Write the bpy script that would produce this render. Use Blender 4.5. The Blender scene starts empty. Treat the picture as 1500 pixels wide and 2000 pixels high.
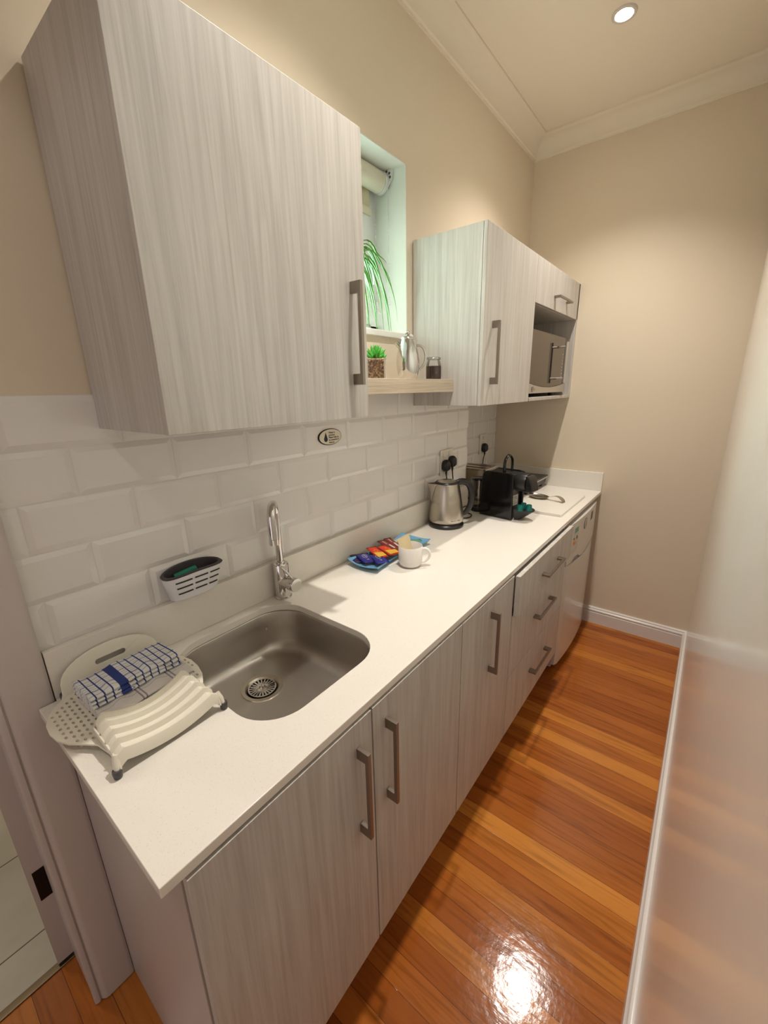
import bpy, bmesh, math, random
from mathutils import Vector, Matrix
random.seed(7)
PI = math.pi
C = bpy.context.scene.collection
sc = bpy.context.scene

# ------------------------------------------------------------------ camera
CAM = Vector((1.0439, -0.1121, 1.5249)); FPX = 808.58
FW = Vector((-0.59401266, 0.75357368, -0.28155933))
RT = Vector((0.78905582, 0.61394479, -0.02151061))
UP = Vector((-0.15665205, 0.23494361, 0.95930268))
cd = bpy.data.cameras.new('camera'); cam = bpy.data.objects.new('camera', cd); C.objects.link(cam)
cam.matrix_world = Matrix(((RT.x, UP.x, -FW.x, CAM.x), (RT.y, UP.y, -FW.y, CAM.y), (RT.z, UP.z, -FW.z, CAM.z), (0, 0, 0, 1)))
cd.sensor_fit = 'VERTICAL'; cd.sensor_height = 36.0; cd.lens = 36.0 * FPX / 2000.0
cd.clip_start = 0.01; cd.clip_end = 100
sc.camera = cam

# ------------------------------------------------------------------ light and exposure
sc.view_settings.view_transform = 'Standard'; sc.view_settings.look = 'None'
sc.view_settings.gamma = 1.0; sc.view_settings.use_curve_mapping = False
sc.view_settings.exposure = 0.44
WORLD_COL = (0.66, 0.97, 0.97); WORLD_STR = 22.0
LAMP_COL = (1.0, 0.935, 0.86); LAMP_W = 16.5; LAMP_W_REAR = 2.3
REAR_COL = (0.93, 0.93, 1.0); REAR_W = 3.2
w = bpy.data.worlds.new('daylight'); sc.world = w; w.use_nodes = True
w.node_tree.nodes['Background'].inputs[0].default_value = (*WORLD_COL, 1)
w.node_tree.nodes['Background'].inputs[1].default_value = WORLD_STR
LAMPS = [(0.545, 2.03), (0.545, 0.80), (0.545, -0.44)]
CEIL = 2.85
for i, (x, y) in enumerate(LAMPS):
    ld = bpy.data.lights.new('downlight_beam', 'SPOT'); ld.energy = (LAMP_W if i < 2 else LAMP_W_REAR) * 4
    ld.color = LAMP_COL if i < 2 else (1.0, 0.95, 0.93); ld.spot_size = math.radians(112 if i < 2 else 150); ld.spot_blend = 1.0; ld.shadow_soft_size = 0.022
    lo = bpy.data.objects.new('downlight_beam', ld); C.objects.link(lo); lo.location = (x, y, CEIL - 0.012)
ld = bpy.data.lights.new('rear_fill', 'AREA'); ld.shape = 'RECTANGLE'; ld.size = 0.8; ld.size_y = 1.5  # added fill light behind the camera, standing in for the room beyond
ld.energy = REAR_W; ld.color = REAR_COL
lo = bpy.data.objects.new('rear_fill', ld); C.objects.link(lo); lo.location = (0.62, -1.76, 0.95)
lo.rotation_euler = (PI / 2, 0, 0)
ld = bpy.data.lights.new('bathroom_fill', 'POINT'); ld.energy = 12; ld.color = (1, .92, .80); ld.shadow_soft_size = 0.08  # added unseen point light to brighten the bathroom
lo = bpy.data.objects.new('bathroom_fill', ld); C.objects.link(lo); lo.location = (-1.1, -0.5, 2.5)

# ------------------------------------------------------------------ materials
def lin(c):
    return tuple(((v / 12.92) if v <= 0.04045 else ((v + 0.055) / 1.055) ** 2.4) for v in c)
def rgb(r, g, b): return lin((r / 255., g / 255., b / 255.))
def mat(name, col, rough=0.5, metal=0.0, **k):
    m = bpy.data.materials.new(name); m.use_nodes = True
    b = m.node_tree.nodes['Principled BSDF']
    b.inputs['Base Color'].default_value = (*col, 1); b.inputs['Roughness'].default_value = rough
    b.inputs['Metallic'].default_value = metal
    for kk, v in k.items():
        b.inputs[kk.replace('_', ' ')].default_value = v
    m['nt'] = 1
    return m
def N(m, t, **k):
    n = m.node_tree.nodes.new(t)
    for a, v in k.items(): setattr(n, a, v)
    return n
def LK(m, a, b): m.node_tree.links.new(a, b)
def PB(m): return m.node_tree.nodes['Principled BSDF']
def ramp(m, stops):
    r = N(m, 'ShaderNodeValToRGB'); e = r.color_ramp.elements
    while len(e) > 1: e.remove(e[-1])
    e[0].position = stops[0][0]; e[0].color = (*stops[0][1], 1)
    for p, c in stops[1:]:
        q = e.new(p); q.color = (*c, 1)
    return r
def mapped(m, scale, rnd=True):
    tc = N(m, 'ShaderNodeTexCoord'); mp = N(m, 'ShaderNodeMapping'); mp.inputs['Scale'].default_value = scale
    if rnd:
        oi = N(m, 'ShaderNodeObjectInfo'); ml = N(m, 'ShaderNodeVectorMath', operation='SCALE'); ml.inputs[0].default_value = (7.3, 5.1, 3.7)
        LK(m, oi.outputs['Random'], ml.inputs['Scale'])
        ad = N(m, 'ShaderNodeVectorMath', operation='ADD'); LK(m, tc.outputs['Object'], ad.inputs[0]); LK(m, ml.outputs[0], ad.inputs[1])
        LK(m, ad.outputs[0], mp.inputs['Vector'])
    else: LK(m, tc.outputs['Object'], mp.inputs['Vector'])
    return mp
def bump(m, src, strength, dist=0.001):
    b = N(m, 'ShaderNodeBump'); b.inputs['Strength'].default_value = strength; b.inputs['Distance'].default_value = dist
    LK(m, src, b.inputs['Height']); LK(m, b.outputs[0], PB(m).inputs['Normal'])

def laminate(name, dark, mid, light, scale):
    m = mat(name, mid, 0.42)
    mp = mapped(m, scale)
    n1 = N(m, 'ShaderNodeTexNoise'); n1.inputs['Scale'].default_value = 1.0; n1.inputs['Detail'].default_value = 9
    n1.inputs['Roughness'].default_value = 0.72; n1.inputs['Distortion'].default_value = 0.6
    LK(m, mp.outputs[0], n1.inputs['Vector'])
    mp2 = mapped(m, tuple(s * (0.28 if s > 10 else 0.5) for s in scale))
    n2 = N(m, 'ShaderNodeTexNoise'); n2.inputs['Scale'].default_value = 1.0; n2.inputs['Detail'].default_value = 3
    n2.inputs['Distortion'].default_value = 1.4
    LK(m, mp2.outputs[0], n2.inputs['Vector'])
    mx = N(m, 'ShaderNodeMix'); mx.data_type = 'FLOAT'; mx.inputs[0].default_value = 0.45
    LK(m, n1.outputs['Fac'], mx.inputs[2]); LK(m, n2.outputs['Fac'], mx.inputs[3])
    r = ramp(m, [(0.36, dark), (0.5, mid), (0.62, light)])
    LK(m, mx.outputs[0], r.inputs[0]); LK(m, r.outputs[0], PB(m).inputs['Base Color'])
    bump(m, n1.outputs['Fac'], 0.12, 0.0006)
    return m
M = {}
M['laminate'] = laminate('pale_grained_laminate', rgb(174, 168, 160), rgb(192, 186, 179), rgb(203, 198, 191), (130, 130, 3.4))
M['shelfwood'] = laminate('beige_grained_board', rgb(160, 143, 120), rgb(196, 180, 158), rgb(208, 194, 174), (4, 3.5, 240))
M['panel'] = mat('plain_end_panel', rgb(186, 177, 172), 0.4)
M['carcass'] = mat('carcass_board', rgb(196, 189, 180), 0.5)
M['wall'] = mat('beige_wall_paint', rgb(220, 206, 184), 0.55)
mp = mapped(M['wall'], (60, 60, 60), False); n = N(M['wall'], 'ShaderNodeTexNoise'); n.inputs['Scale'].default_value = 2; n.inputs['Detail'].default_value = 4
LK(M['wall'], mp.outputs[0], n.inputs['Vector']); bump(M['wall'], n.outputs['Fac'], 0.06, 0.001)
m = M['wallgloss'] = mat('satin_beige_wall_paint', rgb(230, 224, 214), 0.17)
PB(m).inputs['IOR'].default_value = 1.5
mp = mapped(m, (5, 5, 5), False); n = N(m, 'ShaderNodeTexNoise'); n.inputs['Scale'].default_value = 1.2; n.inputs['Detail'].default_value = 2
LK(m, mp.outputs[0], n.inputs['Vector']); bump(m, n.outputs['Fac'], 0.25, 0.002)
M['ceiling'] = mat('ceiling_paint', rgb(236, 226, 208), 0.7)
M['cornice'] = mat('cornice_paint', rgb(230, 220, 202), 0.6)
M['trim'] = mat('white_gloss_trim', rgb(226, 220, 214), 0.22)
M['architrave'] = mat('architrave_paint', rgb(196, 187, 182), 0.3)
M['reveal'] = mat('window_reveal_paint', rgb(226, 228, 220), 0.6)
M['upvc'] = mat('white_window_frame', rgb(228, 230, 230), 0.3)
m = M['tile'] = mat('white_bevelled_tile', rgb(228, 224, 220), 0.10)
PB(m).inputs['Coat Weight'].default_value = 0.3
M['grout'] = mat('pale_grout', rgb(196, 190, 182), 0.8)
m = M['worktop'] = mat('white_quartz', rgb(232, 225, 214), 0.22)
mp = mapped(m, (1, 1, 1), False); n = N(m, 'ShaderNodeTexNoise'); n.inputs['Scale'].default_value = 420; n.inputs['Detail'].default_value = 1
LK(m, mp.outputs[0], n.inputs['Vector']); r = ramp(m, [(0.27, rgb(220, 213, 204)), (0.34, rgb(232, 226, 216)), (1, rgb(234, 228, 219))])
LK(m, n.outputs['Fac'], r.inputs[0]); LK(m, r.outputs[0], PB(m).inputs['Base Color'])
M['steel_sink'] = mat('satin_sink_steel', rgb(184, 178, 170), 0.38, 1.0)
m = M['brushed'] = mat('brushed_steel', rgb(196, 188, 176), 0.26, 1.0)
PB(m).inputs['Anisotropic'].default_value = 0.5
M['chrome'] = mat('chrome', rgb(214, 212, 210), 0.07, 1.0)
M['darkchrome'] = mat('drain_recess', rgb(60, 56, 52), 0.35, 1.0)
M['handle'] = mat('brushed_nickel_handle', rgb(150, 140, 130), 0.36, 1.0)
M['black'] = mat('black_plastic', (0.012, 0.011, 0.011), 0.35)
M['blackgloss'] = mat('black_gloss_plastic', (0.006, 0.006, 0.006), 0.12)
M['darkgrey'] = mat('dark_grey_rubber', rgb(70, 66, 68), 0.5)
M['blackglass'] = mat('black_glass', (0.012, 0.011, 0.010), 0.10)
M['white'] = mat('white_plastic', rgb(226, 226, 228), 0.35)
M['socketwhite'] = mat('socket_white', rgb(220, 214, 204), 0.3)
M['cream'] = mat('cream_plastic', rgb(232, 226, 210), 0.38)
M['ceramic'] = mat('white_ceramic', rgb(236, 230, 224), 0.15)
M['fridge'] = mat('white_enamel', rgb(212, 206, 198), 0.16)
M['fridgeside'] = mat('pale_fridge_side', rgb(196, 192, 190), 0.4)
M['bluedish'] = mat('blue_glazed_melamine', rgb(112, 172, 212), 0.22)
M['board'] = mat('white_board', rgb(232, 227, 216), 0.2)
M['mirror'] = mat('grey_mirror_glass', rgb(104, 95, 86), 0.06, 1.0)
M['mwsilver'] = mat('silver_paint', rgb(190, 184, 174), 0.3, 0.6)
M['teal'] = mat('teal_foil', rgb(30, 120, 112), 0.35, 0.5)
M['sponge'] = mat('green_sponge', rgb(40, 132, 104), 0.9)
M['soil'] = mat('coffee_grounds', rgb(66, 42, 30), 0.9)
M['leaf'] = mat('succulent_green', rgb(84, 172, 66), 0.45, Subsurface_Weight=0.0)
m = M['grass'] = mat('spider_plant_green', rgb(84, 140, 44), 0.45)
PB(m).inputs['Transmission Weight'].default_value = 0.0
M['terracotta'] = mat('white_pot', rgb(220, 214, 206), 0.4)
M['blind'] = mat('cream_blind_fabric', rgb(206, 194, 166), 0.8)
M['blindtube'] = mat('pale_blind_fabric', rgb(216, 210, 190), 0.7)
M['signface'] = mat('cream_sign_face', rgb(216, 206, 186), 0.25)
M['ink'] = mat('black_ink', (0.01, 0.01, 0.01), 0.5)
M['greyink'] = mat('grey_ink', rgb(84, 82, 80), 0.5)
M['paper'] = mat('sticker_paper', rgb(206, 202, 194), 0.5)
M['navy'] = mat('navy_foil', rgb(28, 34, 128), 0.3)
M['plum'] = mat('dark_purple_foil', rgb(50, 30, 78), 0.3)
M['red'] = mat('red_foil', rgb(214, 54, 28), 0.35)
M['maroon'] = mat('maroon_foil', rgb(128, 30, 32), 0.35)
M['yellow'] = mat('yellow_print', rgb(240, 184, 50), 0.4)
M['sugar'] = mat('cream_paper_sachet', rgb(216, 198, 158), 0.6)
M['orange'] = mat('orange_print', rgb(226, 120, 50), 0.4)
M['greenprint'] = mat('green_print', rgb(96, 150, 128), 0.4)
M['bathtile'] = mat('bathroom_wall_tile', rgb(208, 200, 184), 0.3)
M['brass'] = mat('dark_bronze', rgb(34, 24, 18), 0.4, 0.6)
M['threshold'] = mat('threshold_metal', rgb(120, 108, 92), 0.3, 1.0)
M['lensrim'] = mat('white_lamp_rim', rgb(214, 208, 200), 0.35, 0.2)
m = M['bulb'] = mat('lit_bulb', (1, 1, 1), 0.4)
PB(m).inputs['Emission Color'].default_value = (1.0, 0.88, 0.72, 1); PB(m).inputs['Emission Strength'].default_value = 60
def glass(name, col=(1, 1, 1), op=0.12, rough=0.03):
    m = bpy.data.materials.new(name); m.use_nodes = True; nt = m.node_tree; nt.nodes.clear()
    o = nt.nodes.new('ShaderNodeOutputMaterial'); mx = nt.nodes.new('ShaderNodeMixShader')
    t = nt.nodes.new('ShaderNodeBsdfTransparent'); t.inputs[0].default_value = (*col, 1)
    g = nt.nodes.new('ShaderNodeBsdfGlossy'); g.inputs['Roughness'].default_value = rough
    lw = nt.nodes.new('ShaderNodeLayerWeight'); lw.inputs[0].default_value = 0.35
    ma = nt.nodes.new('ShaderNodeMath'); ma.operation = 'MULTIPLY_ADD'; ma.inputs[1].default_value = 0.75; ma.inputs[2].default_value = op * 0.4
    nt.links.new(lw.outputs['Fresnel'], ma.inputs[0]); nt.links.new(ma.outputs[0], mx.inputs[0])
    nt.links.new(t.outputs[0], mx.inputs[1]); nt.links.new(g.outputs[0], mx.inputs[2]); nt.links.new(mx.outputs[0], o.inputs[0])
    return m
M['glass'] = glass('clear_glass')
M['smoke'] = glass('smoked_glass', (0.55, 0.53, 0.5), 0.3)
# timber floor
m = M['floor'] = mat('varnished_timber_strip', rgb(150, 80, 35), 0.12)
tc = N(m, 'ShaderNodeTexCoord'); sp = N(m, 'ShaderNodeSeparateXYZ'); LK(m, tc.outputs['Object'], sp.inputs[0])
a = N(m, 'ShaderNodeMath', operation='MULTIPLY_ADD'); a.inputs[1].default_value = 1 / 0.0665; a.inputs[2].default_value = -0.438 / 0.0665 + 100
LK(m, sp.outputs['Y'], a.inputs[0])
fl = N(m, 'ShaderNodeMath', operation='FLOOR'); LK(m, a.outputs[0], fl.inputs[0])
fr = N(m, 'ShaderNodeMath', operation='FRACT'); LK(m, a.outputs[0], fr.inputs[0])
wn = N(m, 'ShaderNodeTexWhiteNoise', noise_dimensions='1D'); LK(m, fl.outputs[0], wn.inputs['W'])
of = N(m, 'ShaderNodeCombineXYZ'); s = N(m, 'ShaderNodeMath', operation='MULTIPLY'); s.inputs[1].default_value = 37; LK(m, wn.outputs['Value'], s.inputs[0])
LK(m, s.outputs[0], of.inputs[0]); LK(m, s.outputs[0], of.inputs[2])
ad = N(m, 'ShaderNodeVectorMath', operation='ADD'); LK(m, tc.outputs['Object'], ad.inputs[0]); LK(m, of.outputs[0], ad.inputs[1])
mp = N(m, 'ShaderNodeMapping'); mp.inputs['Scale'].default_value = (3.2, 42, 1); LK(m, ad.outputs[0], mp.inputs[0])
n1 = N(m, 'ShaderNodeTexNoise'); n1.inputs['Scale'].default_value = 1; n1.inputs['Detail'].default_value = 7; n1.inputs['Distortion'].default_value = 1.3
LK(m, mp.outputs[0], n1.inputs['Vector'])
r1 = ramp(m, [(0.0, rgb(150, 80, 28)), (0.3, rgb(166, 94, 36)), (0.6, rgb(176, 103, 40)), (0.85, rgb(188, 116, 46)), (1.0, rgb(206, 136, 60))])
LK(m, wn.outputs['Value'], r1.inputs[0])
r2 = ramp(m, [(0.3, (0.60, 0.55, 0.50)), (0.5, (0.97, 0.97, 0.97)), (0.72, (1.12, 1.1, 1.08))]); LK(m, n1.outputs['Fac'], r2.inputs[0])
mu = N(m, 'ShaderNodeMix', data_type='RGBA', blend_type='MULTIPLY'); mu.inputs[0].default_value = 0.8
LK(m, r1.outputs[0], mu.inputs[6]); LK(m, r2.outputs[0], mu.inputs[7])
pg = N(m, 'ShaderNodeMath', operation='PINGPONG'); pg.inputs[1].default_value = 0.5; LK(m, a.outputs[0], pg.inputs[0])
ls = N(m, 'ShaderNodeMath', operation='LESS_THAN'); ls.inputs[1].default_value = 0.010; LK(m, pg.outputs[0], ls.inputs[0])
mj = N(m, 'ShaderNodeMix', data_type='RGBA'); LK(m, ls.outputs[0], mj.inputs[0]); LK(m, mu.outputs[2], mj.inputs[6]); mj.inputs[7].default_value = (*rgb(92, 46, 20), 1)
LK(m, mj.outputs[2], PB(m).inputs['Base Color'])
mp = N(m, 'ShaderNodeMapping'); mp.inputs['Scale'].default_value = (9, 60, 1); LK(m, ad.outputs[0], mp.inputs[0])
n3 = N(m, 'ShaderNodeTexNoise'); n3.inputs['Scale'].default_value = 1.0; n3.inputs['Detail'].default_value = 5; LK(m, mp.outputs[0], n3.inputs['Vector'])
n4 = N(m, 'ShaderNodeTexNoise'); n4.inputs['Scale'].default_value = 34.0; n4.inputs['Detail'].default_value = 4; LK(m, tc.outputs['Object'], n4.inputs['Vector'])
su = N(m, 'ShaderNodeMath', operation='MULTIPLY_ADD'); su.inputs[1].default_value = 2.0; LK(m, n4.outputs['Fac'], su.inputs[0]); LK(m, n3.outputs['Fac'], su.inputs[2])
su2 = N(m, 'ShaderNodeMath', operation='MULTIPLY_ADD'); su2.inputs[1].default_value = -1.2; LK(m, ls.outputs[0], su2.inputs[0]); LK(m, su.outputs[0], su2.inputs[2])
bump(m, su2.outputs[0], 0.24, 0.0011)
# bathroom floor tile
m = M['bathfloor'] = mat('grey_marbled_floor_tile', rgb(160, 156, 146), 0.25)
tc = N(m, 'ShaderNodeTexCoord'); mp = N(m, 'ShaderNodeMapping'); mp.inputs['Location'].default_value = (0.298, 0.31, 0); LK(m, tc.outputs['Object'], mp.inputs[0])
bk = N(m, 'ShaderNodeTexBrick'); bk.offset = 0.0; bk.inputs['Scale'].default_value = 1; bk.inputs['Brick Width'].default_value = 0.33; bk.inputs['Row Height'].default_value = 0.33
bk.inputs['Mortar Size'].default_value = 0.0022; bk.inputs['Mortar'].default_value = (*rgb(96, 88, 78), 1); bk.inputs['Bias'].default_value = 0
n = N(m, 'ShaderNodeTexNoise'); n.inputs['Scale'].default_value = 5; n.inputs['Detail'].default_value = 6
r = ramp(m, [(0.35, rgb(176, 174, 164)), (0.65, rgb(204, 202, 192))]); LK(m, n.outputs['Fac'], r.inputs[0]); LK(m, r.outputs[0], bk.inputs['Color1']); LK(m, r.outputs[0], bk.inputs['Color2'])
LK(m, mp.outputs[0], bk.inputs['Vector']); LK(m, bk.outputs['Color'], PB(m).inputs['Base Color'])
# pebbles
m = M['pebbles'] = mat('brown_pebbles', rgb(150, 100, 55), 0.5)
v = N(m, 'ShaderNodeTexVoronoi'); v.inputs['Scale'].default_value = 260; tc = N(m, 'ShaderNodeTexCoord'); LK(m, tc.outputs['Object'], v.inputs['Vector'])
sx = N(m, 'ShaderNodeSeparateColor'); LK(m, v.outputs['Color'], sx.inputs[0])
r = ramp(m, [(0, rgb(60, 36, 20)), (0.4, rgb(140, 88, 44)), (0.75, rgb(200, 150, 90)), (1, rgb(232, 200, 150))]); LK(m, sx.outputs[0], r.inputs[0]); LK(m, r.outputs[0], PB(m).inputs['Base Color'])
bump(m, v.outputs['Distance'], 0.6, 0.002)
def stripes(m, coord_out, period, width, phase=0.0):
    a = N(m, 'ShaderNodeMath', operation='MULTIPLY_ADD'); a.inputs[1].default_value = 1 / period; a.inputs[2].default_value = phase + 50; LK(m, coord_out, a.inputs[0])
    f = N(m, 'ShaderNodeMath', operation='FRACT'); LK(m, a.outputs[0], f.inputs[0])
    l = N(m, 'ShaderNodeMath', operation='LESS_THAN'); l.inputs[1].default_value = width / period; LK(m, f.outputs[0], l.inputs[0])
    return l.outputs[0]
def towelmat(name, base, line, specs, bands=()):
    m = mat(name, base, 0.95); at = N(m, 'ShaderNodeUVMap'); sp = N(m, 'ShaderNodeSeparateXYZ'); LK(m, at.outputs[0], sp.inputs[0])
    cur = None
    for ax, per, wd, ph in specs:
        s_ = stripes(m, sp.outputs[ax], per, wd, ph)
        if cur is None: cur = s_
        else:
            mxm = N(m, 'ShaderNodeMath', operation='MAXIMUM'); LK(m, cur, mxm.inputs[0]); LK(m, s_, mxm.inputs[1]); cur = mxm.outputs[0]
    for ax, lo_, hi_ in bands:
        c = N(m, 'ShaderNodeMath', operation='COMPARE'); c.inputs[1].default_value = (lo_ + hi_) / 2; c.inputs[2].default_value = (hi_ - lo_) / 2; LK(m, sp.outputs[ax], c.inputs[0])
        if cur is None: cur = c.outputs[0]; continue
        mxm = N(m, 'ShaderNodeMath', operation='MAXIMUM'); LK(m, cur, mxm.inputs[0]); LK(m, c.outputs[0], mxm.inputs[1]); cur = mxm.outputs[0]
    mx = N(m, 'ShaderNodeMix', data_type='RGBA'); LK(m, cur, mx.inputs[0]); mx.inputs[6].default_value = (*base, 1); mx.inputs[7].default_value = (*line, 1)
    LK(m, mx.outputs[2], PB(m).inputs['Base Color'])
    n = N(m, 'ShaderNodeTexNoise'); n.inputs['Scale'].default_value = 900; tc = N(m, 'ShaderNodeTexCoord'); LK(m, tc.outputs['Object'], n.inputs['Vector']); bump(m, n.outputs['Fac'], 0.7, 0.001)
    return m
M['checktowel'] = towelmat('blue_check_towel', rgb(226, 226, 224), rgb(44, 62, 128), [('Y', 0.0148, 0.0026, 0.45), ('X', 0.0120, 0.0009, 0.2), ('X', 0.036, 0.002, 0.5)], [('Y', 0.052, 0.068)])
M['greytowel'] = towelmat('white_towel_grey_lines', rgb(224, 219, 214), rgb(150, 144, 150), [('X', 0.03, 0.0012, 0.3)], [('Y', 0.070, 0.073), ('Y', 0.077, 0.080), ('Y', 0.135, 0.138), ('Y', 0.142, 0.145)])

# ------------------------------------------------------------------ mesh helpers
class B:
    """collects shapes given in world coordinates into one mesh"""
    def __init__(self): self.bm = bmesh.new()
    def box(self, x0, x1, y0, y1, z0, z1, R=None):
        vs = [self.bm.verts.new((x, y, z)) for x in (x0, x1) for y in (y0, y1) for z in (z0, z1)]
        for f in ((0, 1, 3, 2), (4, 6, 7, 5), (0, 4, 5, 1), (2, 3, 7, 6), (0, 2, 6, 4), (1, 5, 7, 3)):
            self.bm.faces.new([vs[i] for i in f])
        if R is not None:
            for v_ in vs: v_.co = R @ v_.co
        return self
    def ring(self, pts): return [self.bm.verts.new(p) for p in pts]
    def bridge(self, a, b):
        n = len(a)
        for i in range(n): self.bm.faces.new((a[i], a[(i + 1) % n], b[(i + 1) % n], b[i]))
    def tube(self, path, r, seg=12, cap=True, flat=None):
        path = [Vector(p) for p in path]; k = len(path)
        rs = r if isinstance(r, (list, tuple)) else [r] * k
        prev = None; rings = []
        for i, p in enumerate(path):
            t = (path[min(i + 1, k - 1)] - path[max(i - 1, 0)]).normalized()
            if prev is None:
                u = Vector((0, 0, 1)) if abs(t.z) < 0.9 else Vector((1, 0, 0))
                u = (u - t * u.dot(t)).normalized()
            else: u = (prev - t * prev.dot(t)).normalized()
            prev = u; v = t.cross(u)
            a_ = rs[i]; b_ = a_ if flat is None else a_ * flat
            rings.append(self.ring([p + u * (math.cos(2 * PI * j / seg) * a_) + v * (math.sin(2 * PI * j / seg) * b_) for j in range(seg)]))
        for i in range(k - 1): self.bridge(rings[i], rings[i + 1])
        if cap: self.bm.faces.new(list(reversed(rings[0]))); self.bm.faces.new(rings[-1])
        return self
    def lathe(self, c, prof, seg=40, axis=Vector((0, 0, 1)), capb=True, capt=True, sx=1.0, sy=1.0, rot=0):
        axis = Vector(axis).normalized(); u = axis.orthogonal().normalized() if abs(axis.z) < 0.99 else Vector((1, 0, 0)); v = axis.cross(u)
        c = Vector(c); rings = []
        for r_, z_ in prof:
            rings.append(self.ring([c + axis * z_ + u * (math.cos(2 * PI * j / seg + rot) * r_ * sx) + v * (math.sin(2 * PI * j / seg + rot) * r_ * sy) for j in range(seg)]))
        for i in range(len(rings) - 1): self.bridge(rings[i], rings[i + 1])
        if capb: self.bm.faces.new(list(reversed(rings[0])))
        if capt: self.bm.faces.new(rings[-1])
        return self
    def prism(self, outline, holes, d0, d1, fr):
        """outline/holes 2D -> extruded along frame fr(u,v,w)"""
        bm = self.bm
        faces_new = []
        edges = []; allv = []
        for loop in [outline] + list(holes):
            vs = [bm.verts.new(fr(p[0], p[1], d0)) for p in loop]; allv.append(vs)
            for i in range(len(vs)): edges.append(bm.edges.new((vs[i], vs[(i + 1) % len(vs)])))
        if holes:
            g = bmesh.ops.triangle_fill(bm, use_beauty=True, use_dissolve=False, edges=edges)
            faces_new = [e for e in g['geom'] if isinstance(e, bmesh.types.BMFace)]
        else: faces_new = [bm.faces.new(allv[0])]
        mp_ = {}
        for vs, loop in zip(allv, [outline] + list(holes)):
            for v_, p in zip(vs, loop): mp_[v_] = bm.verts.new(fr(p[0], p[1], d1))
        for f in list(faces_new):
            bm.faces.new([mp_[v_] for v_ in reversed(f.verts)])
        for vs in allv:
            for i in range(len(vs)):
                a_, b_ = vs[i], vs[(i + 1) % len(vs)]
                bm.faces.new((a_, b_, mp_[b_], mp_[a_]))
        return self
    def go(self, name, material, parent=None, bevel=0, smooth=False, base=None, seg=2, angle=35, subsurf=0):
        bm = self.bm
        bmesh.ops.recalc_face_normals(bm, faces=bm.faces[:])
        me = bpy.data.meshes.new(name)
        off = Vector(parent['base']) if parent is not None and 'base' in parent else Vector((0, 0, 0))
        if base is not None: off = Vector(base)
        root = parent
        tot = off
        bmesh.ops.translate(bm, verts=bm.verts[:], vec=-tot)
        bm.to_mesh(me); bm.free()
        o = bpy.data.objects.new(name, me); C.objects.link(o)
        if isinstance(material, (list, tuple)):
            for q in material: me.materials.append(q)
        else: me.materials.append(material)
        if parent is not None: o.parent = parent; o['base'] = tuple(tot)
        else: o.location = tot; o['base'] = tuple(tot)
        if smooth:
            for p in me.polygons: p.use_smooth = True
        if subsurf:
            s_ = o.modifiers.new('s', 'SUBSURF'); s_.levels = subsurf; s_.render_levels = subsurf
        if bevel:
            b_ = o.modifiers.new('b', 'BEVEL'); b_.width = bevel; b_.segments = seg; b_.limit_method = 'ANGLE'; b_.angle_limit = math.radians(angle)
            if not smooth:
                for p in me.polygons: p.use_smooth = True
                es = o.modifiers.new('w', 'WEIGHTED_NORMAL'); es.keep_sharp = True
        elif smooth and angle < 90:
            try: me.set_sharp_from_angle(angle=math.radians(angle))
            except Exception: pass
        return o
def XY(x, y, z): return Vector((x, y, z))
def YZ(y, z, x): return Vector((x, y, z))
def XZ(x, z, y): return Vector((x, y, z))
def thing(name, label, cat, base, group=None):
    o = bpy.data.objects.new(name, None); C.objects.link(o); o.location = base; o.empty_display_size = 0.02
    o['base'] = tuple(base); o['label'] = label; o['category'] = cat
    if group: o['group'] = group
    return o
def tag(o, label, cat, group=None):
    o['label'] = label; o['category'] = cat
    if group: o['group'] = group
    return o
def struct(o): o['kind'] = 'structure'; return o
def rrect(x0, x1, y0, y1, r, n=8):
    pts = []
    for cx_, cy_, a0 in ((x1 - r, y1 - r, 0), (x0 + r, y1 - r, 90), (x0 + r, y0 + r, 180), (x1 - r, y0 + r, 270)):
        for i in range(n + 1):
            a_ = math.radians(a0 + 90 * i / n); pts.append((cx_ + r * math.cos(a_), cy_ + r * math.sin(a_)))
    return pts
def ellipse(cx_, cy_, rx, ry, n=24, rot=0):
    c_, s_ = math.cos(rot), math.sin(rot); out = []
    for i in range(n):
        a_ = 2 * PI * i / n; u, v = rx * math.cos(a_), ry * math.sin(a_)
        out.append((cx_ + u * c_ - v * s_, cy_ + u * s_ + v * c_))
    return out
def smoothpath(pts, n=8):
    pts = [Vector(p) for p in pts]; out = []
    for i in range(len(pts) - 1):
        p0 = pts[max(i - 1, 0)]; p1 = pts[i]; p2 = pts[i + 1]; p3 = pts[min(i + 2, len(pts) - 1)]
        for j in range(n):
            t = j / n
            out.append(0.5 * ((2 * p1) + (p2 - p0) * t + (2 * p0 - 5 * p1 + 4 * p2 - p3) * t * t + (3 * p1 - p0 - 3 * p2 + p3) * t ** 3))
    out.append(pts[-1]); return out
def interp(vals, n=8):
    return [v_.x for v_ in smoothpath([(v_, 0, 0) for v_ in vals], n)]
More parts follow.
